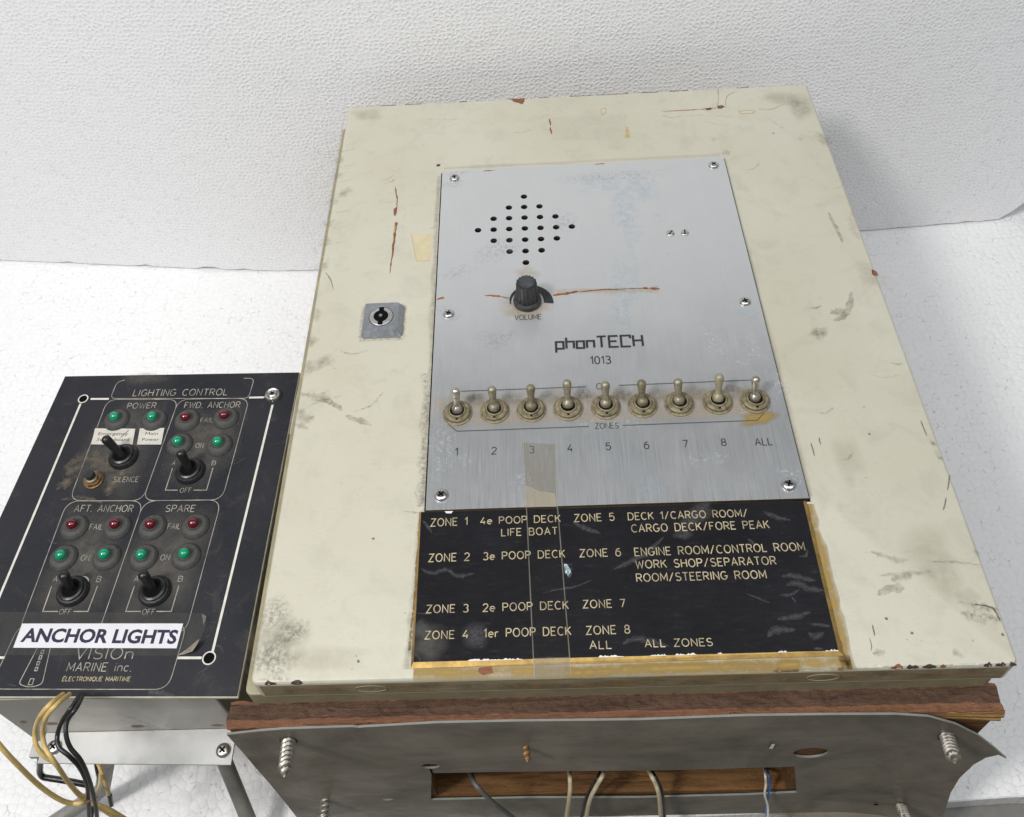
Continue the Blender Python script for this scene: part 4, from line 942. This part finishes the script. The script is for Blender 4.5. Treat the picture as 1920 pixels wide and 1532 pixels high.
# ------------------------------------------------------------------ grey sheet screwed over the base board
YS = -0.0128
ws = zm(400, 1220, 3.2); es = zm(1400, 1100, 3.546)
def sx(p): q = ony(p, YS); return (q.x, q.z)
outl = [(425, 1379), (480, 1372), (530, 1367), (660, 1362), (672, 1363.5), (685, 1362.5), (820, 1357), (960, 1354), (1200, 1349), (1400, 1344), (1560, 1341), (1680, 1339), (1740, 1341), (1790, 1350), (1830, 1363), (1857, 1377), (1876, 1388)]
def curl(x): return max(0.0, x - 0.345) ** 2 * 2.2
out2 = [sx(p) for p in outl]
for p in es(1640, 1012), es(1560, 1045), es(1480, 1100), es(1390, 1190), es(1330, 1280), es(1290, 1380), es(1255, 1450), es(1215, 1532), (1735, 1545): out2.append(sx(p))
zb_ = FZ + 0.004
out2 += [(0.425, zb_), (0.30, zb_ + .002), (0.10, zb_ + .001), (-0.022, zb_)]
for p in ((556, 1533), (530, 1500), (505, 1470), (480, 1442), (455, 1412)): out2.append(sx(p))
slot = [sx(p) for p in ((809, 1450), (1000, 1447), (1250, 1444), (1490, 1438), (1494, 1486), (1400, 1492), (1200, 1495), (1000, 1497), (808, 1500))]
hole1 = circ(sx((1520, 1412)), 0.0102, 22, 0.0095); hole2 = circ(sx((807, 1437)), 0.0056, 18, 0.0050); hole3 = circ(sx((725, 1498)), 0.0042, 14, 0.0022)
def sf(x, z): return Vector((x, YS - curl(x) - 0.0004 * math.sin(x * 40), z))
sh = MB(); holed(sh, out2, [slot, hole1, hole2, hole3], sf, Vector((0, 0.0012, 0)), M_SHEET, simple('sheet_edge', (0.20, 0.205, 0.185), 0.5, 0, .15, 100), 0.012)
sh.box((sx((806, 0))[0] if False else sx((807, 1442))[0] - 0.0005, YS - 0.0004, sx((807, 1452))[1]), (sx((807, 1442))[0] + 0.0006, YS - 0.00015, sx((807, 1441))[1]), M_BLACK)
p_ = sx((1445, 1402)); q_ = sx((1450, 1393)); sh.add([(p_[0] - .001, YS - .0006, p_[1]), (p_[0] + .001, YS - .0006, p_[1]), (q_[0] + .001, YS - .0006, q_[1]), (q_[0] - .001, YS - .0006, q_[1])], [(0, 1, 2, 3)], M_LACQ)
p_ = sx((1640, 1500)); sh.lathe([(0.0016, 0), (0.0016, .0002)], M_BLACK, (p_[0], YS - .0012 - curl(p_[0]), p_[1]), (0, -1, 0), 14)
for px_ in ((560, 1440), (700, 1420), (900, 1390), (1200, 1390), (1600, 1450)):
    q_ = sx(px_); n = 16; c_ = Vector((q_[0], YS - .0009 - curl(q_[0]), q_[1]))
    sh.add([c_] + [c_ + Vector((0.035 * math.cos(2 * PI * i / n), 0, 0.022 * math.sin(2 * PI * i / n))) for i in range(n)], [(0, 1 + i, 1 + (i + 1) % n) for i in range(n)], S_SOFT, [1.0] + [0.0] * n)
sh.build('bottom_sheet', cab, smooth=True, auto=30)
# screws poking out of the sheet
def woodscrew(base_px, tip_px, L_, r_, m, name='wood_screw'):
    b = ony(base_px, YS); y_ = YS - curl(b.x); b.y = y_ + 0.002; t = ony(tip_px, y_ - L_); ax = (t - b); Lg = ax.length; q = ax.to_track_quat('Z', 'Y'); rings = []; N = 20; H = int(Lg / 0.0004); pit = 0.0036
    for k in range(H + 1):
        h = Lg * k / H; tp_ = min(1, (Lg - h) / (Lg * 0.22)); R_ = []
        for i in range(N):
            a = 2 * PI * i / N; ph = (h / pit - a / (2 * PI)) % 1.0; rid = max(0, 1 - abs(ph - 0.5) / 0.22)
            rr_ = (r_ * 0.66 + r_ * 0.34 * rid) * (0.05 + 0.95 * tp_ ** 0.8)
            R_.append(b + q @ Vector((rr_ * math.cos(a), rr_ * math.sin(a), h)))
        rings.append(R_)
    return MB().loft(rings, m).build(name, cab, origin=b, smooth=True, auto=70)
woodscrew((541, 1388), (533, 1458), 0.024, 0.0042, M_ZINC); woodscrew((1773, 1373), (1791, 1431), 0.020, 0.0042, M_ZINC)
woodscrew((611, 1500), (604, 1572), 0.024, 0.0040, M_ZINC); woodscrew((1688, 1500), (1704, 1560), 0.022, 0.0042, M_ZINC); woodscrew((986, 1402), (989, 1430), 0.009, 0.0027, M_RUSTY)
for px_ in ((541, 1388), (1773, 1373)):
    b = ony(px_, YS); MB().lathe([(0.0052, 0), (0.0050, 0.0004)], M_DARKCHIP, (b.x, YS - curl(b.x) - 0.0004, b.z), (0, -1, 0), 20).build('screw_hole_burr', cab)

# ------------------------------------------------------------------ cables out of the slot
def wire(name, pts, r, m, label, group=None, cat_='cable', n=10):
    P = [ony(p[:2], p[2]) if len(p) == 3 else Vector((p[0], p[1], p[2])) for p in pts]
    P = cat(P, 8); o = MB().tube(P, r, m, n).build(name, origin=P[0], smooth=True, auto=80)
    return tag(o, label, cat_, group)
YI = 0.02
G_C = 'cables from the slot in the cabinet foot'
wire('cable', [(872, 1438, YI), (884, 1455, -0.008), (893, 1473, -0.018), (925, 1505, -0.024), (962, 1534, -0.026), (985, 1560, -0.028), (1010, 1600, -0.05)], 0.00150, M_GREYW, 'dark grey cable bending right out of the slot, leftmost one', G_C)
wire('cable', [(1066, 1430, YI), (1068, 1452, -0.008), (1069, 1475, -0.016), (1067, 1500, -0.020), (1062, 1534, -0.022), (1056, 1580, -0.03)], 0.00140, M_CREAM, 'single cream wire hanging straight down from the slot below the brass screw', G_C)
wire('cable', [(1138, 1430, YI), (1132, 1450, -0.008), (1118, 1475, -0.015), (1106, 1500, -0.019), (1099, 1534, -0.022), (1090, 1580, -0.03)], 0.00140, M_CREAM, 'cream wire slanting down to the left beside a black one', G_C)
wire('cable', [(1130, 1430, YI), (1124, 1452, -0.007), (1109, 1478, -0.013), (1097, 1503, -0.017), (1090, 1534, -0.020), (1082, 1580, -0.03)], 0.00110, M_BLKW, 'black wire slanting down left along the edge of a cream one', G_C)
wire('cable', [(1210, 1430, YI), (1219, 1450, -0.008), (1230, 1472, -0.015), (1236, 1495, -0.019), (1239, 1534, -0.022), (1242, 1580, -0.03)], 0.00140, M_CREAM, 'cream wire curving down right from the slot with black one behind', G_C)
wire('cable', [(1216, 1430, YI), (1225, 1450, -0.006), (1237, 1472, -0.012), (1243, 1495, -0.016), (1246, 1534, -0.019), (1250, 1580, -0.03)], 0.00110, M_BLKW, 'black wire curving down right along a cream one', G_C)
wire('cable', [(1430, 1425, YI), (1434, 1448, -0.006), (1436, 1470, -0.012), (1434, 1490, -0.016), (1440, 1515, -0.020), (1438, 1560, -0.03)], 0.0008, M_WHITEW, 'thin white wire of the twisted pair at the right of the slot', G_C)
wire('cable', [(1434, 1425, YI), (1440, 1448, -0.004), (1443, 1470, -0.010), (1441, 1490, -0.015), (1437, 1515, -0.018), (1441, 1560, -0.03)], 0.0007, M_BLUE, 'thin blue wire of the twisted pair at the right of the slot', G_C)

# ================================================================== lighting control box on the left
ZP = -0.030
box = thing('lighting_control_box', 'black lighting control panel with indicator lamps on a grey box left of the cabinet', 'control box', (-0.10, 0.12, FZ))
gP = zm(0, 680, 1920 / 580); gQ = zm(140, 690, 1920 / 420); gR = zm(0, 1080, 1920 / 580); gS = zm(0, 1120, 1920 / 420)
tr, tl, br = on((562, 697), ZP), on((121, 704.5), ZP), on((445, 1307), ZP)
dl = (on((0, 967), ZP) - tl); dl.normalize()
ub = (on((0, 1307), ZP) - br); ub.normalize()
# left edge meets bottom edge
den = dl.x * ub.y - dl.y * ub.x; k_ = ((br.x - tl.x) * ub.y - (br.y - tl.y) * ub.x) / den; bl = tl + dl * k_
fp = MB(); fp.loft([[Vector((p.x, p.y, ZP - 0.0032)) for p in (bl, br, tr, tl)], [Vector((p.x, p.y, ZP - 0.0010)) for p in (bl, br, tr, tl)]], simple('panel_core', (0.50, 0.46, 0.36), 0.55, 0, .25, 120))
face = fp.build('panel_core', box)
pf = MB(); gm = 0.0006
holeA = on((156, 748), ZP); holeB = on((392, 1234), ZP)
pf_out = [(bl.x + gm, bl.y + gm), (br.x - gm, br.y + gm), (tr.x - gm, tr.y - gm), (tl.x + gm, tl.y - gm)]
holed(pf, pf_out, [circ(holeA, 0.0028, 18), circ(holeB, 0.0031, 18)], lambda x, y: Vector((x, y, ZP)), Vector((0, 0, -0.0009)), M_PANEL)
zz = ZP + 0.00005
def fsoft(p, rx, ry, rot, m, seed=1, dz=0): pf.soft(on(p, ZP), rx, ry, rot, zz + dz, m, seed)
def fst(pts, w_, m, seed=1, soft=True, dz=0): pf.streak([on(p, ZP) for p in pts], w_, zz + dz, m, seed, .5, soft)
for k, (p, rx, ry, a) in enumerate((((225, 840), .030, .045, 0), ((385, 830), .028, .04, 0), ((160, 1050), .030, .045, 0), ((310, 1050), .03, .045, 0))): fsoft(p, rx, ry, a, S_DUSTS, 200 + k, k * 0.00001)
fst([gP(400, 790), (135, 870), (160, 860), gP(640, 620), gP(760, 660)], 0.013, S_DUST, 210, True, 0.00006); fst([gP(660, 830), gP(700, 740), gP(780, 660)], 0.008, S_DUST, 211, True, 0.00007); fst([gP(350, 790), gP(450, 700), gP(500, 640)], 0.010, S_DUST, 212, True, 0.00008)
fst([gP(370, 850), gP(500, 840), gP(640, 870)], 0.004, S_DUST, 213, True, 0.00009); fsoft(gP(900, 100), .02, .006, 0, S_DUSTS, 214)
fst([gR(920, 740), gR(950, 720), gR(1080, 745)], 0.004, S_SMEAR, 215); fst([gR(1330, 430), gR(1370, 440), gR(1385, 480)], 0.0014, S_SMEAR, 216)
rk = random.Random(8)
for k in range(40):
    x_, y_ = rk.uniform(-0.19, -0.02), rk.uniform(0.01, 0.22); a = rk.uniform(-.6, .6); L_ = rk.uniform(.001, .006)
    pf.streak([(x_, y_, 0), (x_ + L_ * math.cos(a), y_ + L_ * math.sin(a), 0), (x_ + 2 * L_ * math.cos(a), y_ + 2 * L_ * math.sin(a + .1), 0)], rk.uniform(.0003, .0008), zz, S_SMEAR, k)
fpo = pf.build('front_panel', box)
# white rims of the slotted fixing holes
for c_, r_ in ((holeA, 0.0028), (holeB, 0.0031)):
    o_ = circ(c_, r_ + 0.0009, 22); i_ = circ(c_, r_ + 0.0001, 22)
    MB().add([(*p, zz + .0001) for p in o_] + [(*p, zz + .0001) for p in i_], [(i, (i + 1) % 22, 22 + (i + 1) % 22, 22 + i) for i in range(22)], M_WHITEL).prism(circ(c_, r_ + .0006, 16), ZP - .0008, ZP - .0007, M_BLACK).build('hole_rim', fpo)
zi = ZP + 0.00012
def bl_(pts, g=None, w_=0.0006, m=M_ENGRAVW, r=0.0, name='engraved_line', dz=0.0):
    P = [on(g(*p) if g else p, zi) for p in pts]
    if r: P = [Vector((q.x, q.y, 0)) for q in rounded([(p.x, p.y) for p in P], r)]
    return MB().strip([(p.x, p.y) for p in P], w_, zi + dz, m).build(name, fpo)
# thick white lines
bl_([(151, 757), (0, 1116), (-60, 1259)], None, 0.0015, M_WHITEL, name='white_line'); bl_([(511, 759), (398, 1224)], None, 0.0015, M_WHITEL, name='white_line')
bl_([(170, 748), (204, 748)], None, 0.0015, M_WHITEL, name='white_line'); bl_([(467, 745.5), (495, 745)], None, 0.0015, M_WHITEL, name='white_line')
bl_([(332, 1233.5), (378, 1233.5)], None, 0.0015, M_WHITEL, name='white_line'); bl_([(-40, 1233), (9, 1233)], None, 0.0015, M_WHITEL, name='white_line')
# engraved frames
bl_([(430, 103), (362, 122), (305, 262), (1490, 260), (1540, 88), (1450, 88)], gQ, 0.00045, M_ENGRAVW, 0.004)
bl_([(800, 228), (668, 228), (430, 857), (885, 857), (1110, 228), (800, 228)], gP, 0.00045, M_ENGRAVW, 0.008, dz=.00001)
bl_([(1300, 224), (1110, 228), (885, 857), (1378, 852), (1548, 222), (1300, 224)], gP, 0.00045, M_ENGRAVW, 0.008, dz=.00002)
bl_([(640, 858), (418, 858), gP and (108, 1690), (606, 1690), (895, 857), (640, 858)], gP, 0.00045, M_ENGRAVW, 0.009, dz=.00003)
bl_([(1100, 855), (895, 857), (606, 1690), (1150, 1686), (1375, 851), (1100, 855)], gP, 0.00045, M_ENGRAVW, 0.009, dz=.00004)
bl_([(900, 225), (168, 228), (-90, 787), (1440, 790), (1605, 225), (900, 225)], gS, 0.00045, M_ENGRAVW, 0.008, dz=.00005)
for P_, g_ in (([(838, 860), (778, 1047), (885, 1047)], gQ), ([(1018, 1047), (1130, 1047), (1185, 855)], gQ), ([(320, 65), (265, 220), (360, 220)], gR), ([(455, 220), (545, 220), (605, 62)], gR), ([(835, 60), (780, 220), (875, 220)], gR), ([(970, 220), (1063, 220), (1110, 60)], gR)):
    bl_(P_, g_, 0.0006)
# ship-bell logo outline: flared tower with four squares
bl_([(322, 430), (160, 742), (230, 768), (300, 765), (362, 740), (432, 432)], gS, 0.0005, M_ENGRAVW, 0.002)
bl_([(240, 750), (262, 698), (293, 698), (275, 750), (240, 750)], gS, 0.0005); 
for cx_, cy_ in ((362, 468), (345, 515), (327, 565), (310, 615)):
    bl_([(cx_ - 14, cy_ + 15), (cx_ - 4, cy_ - 15), (cx_ + 16, cy_ - 15), (cx_ + 6, cy_ + 15), (cx_ - 14, cy_ + 15)], gS, 0.0005)
for s_, L_, R_, T_, g_ in (('LIGHTING CONTROL', (498, 240), (1305, 232), (515, 187), gQ), ('POWER', (447, 348), (690, 342), (462, 303), gQ), ('FWD. ANCHOR', (938, 343), (1410, 338), (953, 295), gQ), ('FAIL', (1075, 466), (1182, 463), (1088, 430), gQ), ('ON', (1033, 685), (1100, 683), (1043, 646), gQ),
    ('A', (833, 832), (858, 832), (840, 797), gQ), ('B', (1173, 832), (1205, 832), (1182, 797), gQ), ('OFF', (900, 1068), (995, 1065), (910, 1030), gQ), ('SILENCE', (330, 978), (540, 975), (345, 935), gQ),
    ('AFT. ANCHOR', (458, 925), (818, 925), (475, 885), gP), ('SPARE', (1025, 925), (1205, 925), (1035, 885), gP), ('FAIL', (553, 1035), (632, 1035), (562, 1003), gP), ('FAIL', (1038, 1032), (1115, 1032), (1046, 1000), gP), ('ON', (498, 1228), (550, 1228), (505, 1195), gP), ('ON', (993, 1226), (1048, 1226), (1000, 1192), gP),
    ('A', (328, 1358), (352, 1358), (336, 1326), gP), ('B', (597, 1360), (622, 1360), (605, 1326), gP), ('A', (830, 1358), (856, 1358), (838, 1325), gP), ('B', (1103, 1358), (1130, 1358), (1112, 1325), gP), ('OFF', (365, 238), (435, 238), (375, 206), gR), ('OFF', (880, 240), (955, 240), (890, 206), gR),
    ('VISIOn', (640, 528), (1130, 528), (655, 432), gS), ('MARINE inc.', (570, 633), (1118, 633), (595, 562), gS)):
    text(fpo, s_, g_(*L_), g_(*R_), g_(*T_), zi + 0.0001, M_ENGRAVW, 0.10, sp=0.24)
text(fpo, 'ÉLECTRONIQUE MARITIME', gS(532, 718), gS(1112, 718), gS(545, 682), zi + 0.0001, M_ENGRAVE, 0.13, sp=0.22)
# indicator lamps: rubber bezel + lens, one model per colour, copied
lampsG = [((722, 352), (717, 343)), ((955, 352), (950, 342)), ((1113, 505), (1108, 494)), ((1360, 508), (1350, 497)), ((392, 1210), (378, 1190)), ((660, 1205), (652, 1188)), ((890, 1207), (880, 1190)), ((1155, 1200), (1148, 1187))]
lampsR = [((1160, 354), (1152, 340)), ((1400, 342), (1397, 332)), ((460, 1020), (448, 1003)), ((725, 1018), (712, 1000)), ((945, 1018), (945, 1000)), ((1210, 1013), (1202, 995))]
for lamps, lens in ((lampsG, M_GREEN), (lampsR, M_RED)):
    base0 = None
    for b_, l_ in lamps:
        c_ = on(gP(*b_), ZP + 0.0012); c_.z = ZP
        if base0 is None:
            base0 = MB().lathe([(0.0090, 0.0001), (0.0089, 0.0007), (0.0082, 0.0016), (0.0072, 0.0026), (0.0050, 0.0029), (0.0042, 0.0036), (0.0040, 0.0042), (0.0034, 0.0042)], M_RUBBER, c_, n=36).build('indicator_lamp', box, origin=c_, smooth=True, auto=35)
            pr = [(0.0034, 0.0040), (0.0034, 0.0052)] + [(max(.0034 * math.cos(math.radians(a)), .0001), 0.0052 + 0.0030 * math.sin(math.radians(a))) for a in range(15, 91, 15)]
            lens0 = MB().lathe(pr, lens, c_, n=24).build('lens', base0, origin=c_, smooth=True, auto=60); continue
        nb_ = base0.copy(); COL.objects.link(nb_); nb_.parent = box; nb_.location = c_ - ORG[box.name]
        nl = lens0.copy(); COL.objects.link(nl); nl.parent = nb_
# black toggles with rubber boots, copied
tb = [((762, 578), (648, 466)), ((1177, 668), (1118, 552)), ((447, 1412), (392, 1312)), ((957, 1412), (883, 1308))]
bt0 = None
for b_, t2 in tb:
    c_ = on(gP(*b_), ZP + 0.002); c_.z = ZP
    if bt0 is None:
        m_ = MB().lathe([(0.0098, 0.0001), (0.0098, 0.0014), (0.0088, 0.0030), (0.0076, 0.0032), (0.0074, 0.0044), (0.0062, 0.0050), (0.0056, 0.0046), (0.0050, 0.0040), (0.0044, 0.0030)], M_PLASTIC, c_, n=36)
        m_.lathe([(0.0046, 0.0030), (0.0046, 0.0031)], M_BLACK, c_, n=20)
        bt0 = m_.build('black_toggle_switch', box, origin=c_, smooth=True, auto=30)
        pr = [(0.0026, 0.0), (0.0027, 0.006), (0.0031, 0.0155)] + [(max(.0032 * math.cos(math.radians(a)), .0001), 0.0165 + 0.0028 * math.sin(math.radians(a))) for a in range(0, 91, 18)]
        lv0 = MB().lathe(pr, M_PLASTIC, c_, n=20).build('lever', bt0, origin=c_, smooth=True, auto=50); nb_, nl = bt0, lv0
    else:
        nb_ = bt0.copy(); COL.objects.link(nb_); nb_.parent = box; nb_.location = c_ - ORG[box.name]
        nl = lv0.copy(); COL.objects.link(nl); nl.parent = nb_
    L_ = aim(nl, gP(*b_), gP(*t2), ZP, 0.0165); nl.scale = (1, 1, (L_ + 0.001) / 0.0193)
c_ = on(gP(505, 1358), zz); MB().poly([(p[0], p[1]) for p in circ(c_, 0.0048, 16, 0.0034)], zz + .00012, M_LABELO).build('white_washer', box)
# silence push button
c_ = on(gP(577, 725), ZP + 0.002); c_.z = ZP
pb = MB().lathe([(0.0064, 0.0001), (0.0064, 0.0012), (0.0058, 0.0016)], M_RUSTY, c_, n=30); pb.loft([[c_ + Vector((0.0060 * math.cos(PI / 3 * i + .3), 0.0060 * math.sin(PI / 3 * i + .3), h)) for i in range(6)] for h in (0.0015, 0.0034)], M_RUSTY)
pbo = pb.build('push_button', box, origin=c_); MB().lathe([(0.0042, 0.0030), (0.0042, 0.0052), (0.0036, 0.0056)], M_DIRTYNUT, c_, n=24).build('collar', pbo, origin=c_, smooth=True)
MB().lathe([(0.0031, 0.0050), (0.0031, 0.0092), (0.0027, 0.0098)], M_KNOB, c_, n=24).build('button_cap', pbo, origin=c_, smooth=True)
# big screw with cup washer, top right
c_ = on((511, 740), ZP + 0.002); c_.z = ZP
cw = MB().lathe([(0.0058, 0.0001), (0.0058, 0.0018), (0.0050, 0.0032), (0.0040, 0.0030), (0.0036, 0.0026)], M_STEEL, c_, n=32); panhead(cw, c_ + Vector((0, 0, 0.0024)), 0.0034, 0.0016, 0.6); cw.build('panel_screw', box, origin=c_, smooth=True, auto=40)
# paper labels
def label(name, cs, g, m, z=zz + 0.0003, parent=box):
    P = [on(g(*p), z) for p in cs]; return MB().prism([(p.x, p.y) for p in P], z - 0.0001, z, m).build(name, parent)
zL = zz + 0.0003
la = label('paper_label', [(590, 408), (840, 410), (822, 510), (566, 507)], gP, M_LABELO); fonttext(la, 'Emergency', gP(608, 450), gP(793, 451), gP(614, 430), zL, M_INK); fonttext(la, 'Switchboard', gP(598, 487), gP(798, 487), gP(603, 465), zL, M_INK)
k_ = line(la, [gP(748, 466), gP(775, 440), gP(800, 420)], zL + .00008, 0.0005, M_INKG, 'pen_mark')
lb_ = label('paper_label', [(868, 408), (1020, 405), (1000, 508), (850, 508)], gP, M_LABELO); fonttext(lb_, 'Main', gP(900, 449), gP(978, 449), gP(904, 430), zL, M_INK); fonttext(lb_, 'Power', gP(880, 486), gP(985, 486), gP(886, 466), zL, M_INK)
lc_ = label('paper_label', [(113, 432), (1513, 437), (1570, 225), (190, 225)], gS, M_LABEL, zL + 0.0005); lc_['label'] = 'white paper label reading ANCHOR LIGHTS'
fonttext(lc_, 'ANCHOR LIGHTS', gS(173, 378), gS(1505, 395), gS(235, 262), zL + 0.0005, M_NAVY, 0.034)
# hazy tape over that label, torn at its right end
ht = MB(); zH = zL + 0.00025
ht.poly([on(gR(*p), zH) for p in ((-160, 222), (600, 226), (1255, 232), (1275, 255), (1290, 285), (1270, 330), (1240, 410), (1180, 470), (1100, 495), (300, 492), (-260, 490))], zH, M_TAPE2)
P_ = [on(gR(*p), ZP) for p in ((1255, 235), (1290, 262), (1288, 290), (1270, 315), (1262, 275))]; ht.add([p + Vector((0, 0, h)) for p, h in zip(P_, (.0006, .003, .0036, .0025, .001))], [(0, 1, 2, 3, 4)], M_TAPEE)
P_ = [on(gR(*p), ZP) for p in ((1100, 497), (1160, 462), (1250, 405), (1240, 440), (1205, 480), (1150, 490))]; ht.add([p + Vector((0, 0, h)) for p, h in zip(P_, (.0006, .0012, .004, .0045, .003, .001))], [(0, 5, 4, 3, 2, 1)], simple('torn_tape', (0.22, 0.19, 0.15), 0.5, 0, .3, 300))
ht.build('hazy_tape', box)
# grey box below the panel
BX0, BX1, BYF, BYB, BZ = -0.1655, -0.030, 0.0065, 0.215, -0.110
bx = MB().loft([rrect(BX0, BYF, BX1, BYB, 0.002, BZ, 3), rrect(BX0, BYF, BX1, BYB, 0.002, ZP - 0.0034, 3)], M_BOX)
def by(p): q = ony(p, BYF); return q
for p_, rx in (((95, 1357), .0045), ((258, 1362), .0042), ((408, 1360), .004), ((44, 1354), .002)):
    q_ = by(p_); n = 16; bx.add([(q_.x + rx * math.cos(2 * PI * i / n), BYF - .00006, q_.z + .0022 * math.sin(2 * PI * i / n)) for i in range(n)], [tuple(range(n))], simple('brown_spot', (0.23, 0.15, 0.10), .6, 0, .2, 200))
for a_, b_ in (((215, 1335), (320, 1372)), ((225, 1350), (330, 1375)), ((250, 1333), (330, 1368))):
    A, B = by(a_), by(b_); bx.add([(A.x, BYF - .00009, A.z + .0006), (B.x, BYF - .00009, B.z + .0008), (B.x, BYF - .00009, B.z - .0008), (A.x, BYF - .00009, A.z - .0006)], [(3, 2, 1, 0)], S_DARK)
bx.build('housing', box, smooth=True, auto=40)
# bare aluminium flange standing out in front, with its two screws
ZF = -0.0920
fa, fb, fc, fd = on((88, 1372), ZF), on((437, 1372), ZF), on((432.5, 1434), ZF), on((70, 1431), ZF)
fl = MB().prism([(fa.x, BYF - .0002), (fb.x + .002, BYF - .0002), (fc.x, fc.y), (fd.x, fd.y)], ZF - 0.0015, ZF, M_FLANGE)
flo = fl.build('flange', box)
for p in ((101, 1401), (418, 1407)):
    c_ = on(p, ZF + .001); c_.z = ZF + .0001; panhead(MB(), c_, 0.0044, 0.0026, 0.9).build('flange_screw', box, origin=c_, smooth=True)
c_ = on((70, 1410), ZF - .003); MB().box((c_.x - .004, c_.y - .003, ZF - .006), (c_.x + .006, c_.y + .006, ZF - .002), M_FLANGE).build('flange_clip', box)
# side tab behind the flange and the tubular legs
c_ = ony((452, 1412), 0.01); MB().box((c_.x - .001, 0.008, BZ - .018), (c_.x + .001, 0.03, BZ + .006), M_FLANGE).build('side_tab', box)
A, B = ony((420, 1425), 0.012), on((492, 1600), FZ + 0.003)
lg_ = MB().tube([A, A.lerp(B, .5), B], 0.0052, M_TUBE, 16).build('tube_leg', box, origin=B, smooth=True, auto=60)
A, K, B = ony((201, 1425), 0.012), ony((192, 1482), 0.006), on((50, 1575), FZ + 0.006)
MB().tube([A, A.lerp(K, .6), K.lerp(A, .08), K.lerp(B, .08), K.lerp(B, .5), B], 0.0052, M_TUBE, 16).build('tube_leg', box, origin=B, smooth=True, auto=60)
P_ = [ony(p, y_) for p, y_ in (((76, 1420), .004), ((75, 1438), .003), ((75, 1448), .002), ((80, 1456), .001), ((92, 1459), .0), ((130, 1465), -.002), ((172, 1473), -.004))]
MB().tube(cat(P_, 5), 0.0021, M_PLASTIC, 10).build('bent_rod', box, smooth=True, auto=60)

# loose wires of the lighting box
G_W = 'loose wires below the lighting panel'
wire('wire', [(118, 1302, .004), (95, 1320, -.006), (76, 1342, -.010), (66, 1370, -.012), (68, 1398, -.018), (84, 1418, -.022), (104, 1432, -.024), (122, 1458, -.026), (150, 1490, -.028), (196, 1520, -.03), (240, 1550, -.034)], 0.00135, M_YEL, 'outer yellow wire looping left from under the black panel', G_W, 'wire')
wire('wire', [(130, 1302, .004), (108, 1320, -.006), (88, 1342, -.011), (80, 1372, -.014), (84, 1400, -.020), (96, 1420, -.025), (110, 1440, -.028), (132, 1472, -.030), (160, 1500, -.032), (205, 1518, -.034), (250, 1545, -.036)], 0.00135, M_YEL, 'inner yellow wire of the looping pair, nearer the black wires', G_W, 'wire')
wire('wire', [(150, 1302, .004), (136, 1324, -.008), (118, 1350, -.013), (108, 1376, -.018), (110, 1400, -.024), (130, 1418, -.028), (150, 1440, -.031), (163, 1470, -.034), (166, 1505, -.036), (168, 1545, -.038)], 0.00125, M_BLKW, 'left black wire of the pair hanging over the aluminium flange', G_W, 'wire')
wire('wire', [(156, 1302, .004), (144, 1326, -.010), (126, 1352, -.016), (124, 1378, -.022), (132, 1402, -.027), (150, 1424, -.031), (162, 1448, -.034), (172, 1478, -.037), (179, 1508, -.039), (183, 1545, -.041)], 0.00125, M_BLKW, 'right black wire of the pair hanging over the aluminium flange', G_W, 'wire')
ys = wire('wire', [(180, 1420, .006), (186, 1436, .0), (194, 1458, -.006), (201, 1478, -.010), (206, 1494, -.012)], 0.00135, M_YEL, 'short yellow wire end with black sleeve below the flange', G_W, 'wire')
P_ = [ony((205.5, 1491), -.012), ony((209, 1509), -.014)]; o_ = MB().tube(cat(P_, 3), 0.0016, M_BLKW, 10).build('sleeve', ys, smooth=True)
wire('wire', [(-40, 1345, -.02), (0, 1398, -.03), (35, 1436, -.035), (75, 1474, -.038), (110, 1498, -.040), (135, 1506, -.040), (160, 1503, -.038), (185, 1480, -.02), (190, 1440, .004)], 0.00135, M_YEL, 'yellow wire sagging in from the left edge of the photo', G_W, 'wire')
wire('wire', [(178, 1424, .006), (182, 1445, .002), (186, 1470, -.008), (178, 1498, -.020), (172, 1530, -.028), (176, 1560, -.032)], 0.00125, M_BLKW, 'black wire hanging behind the flange next to the short yellow end', G_W, 'wire')
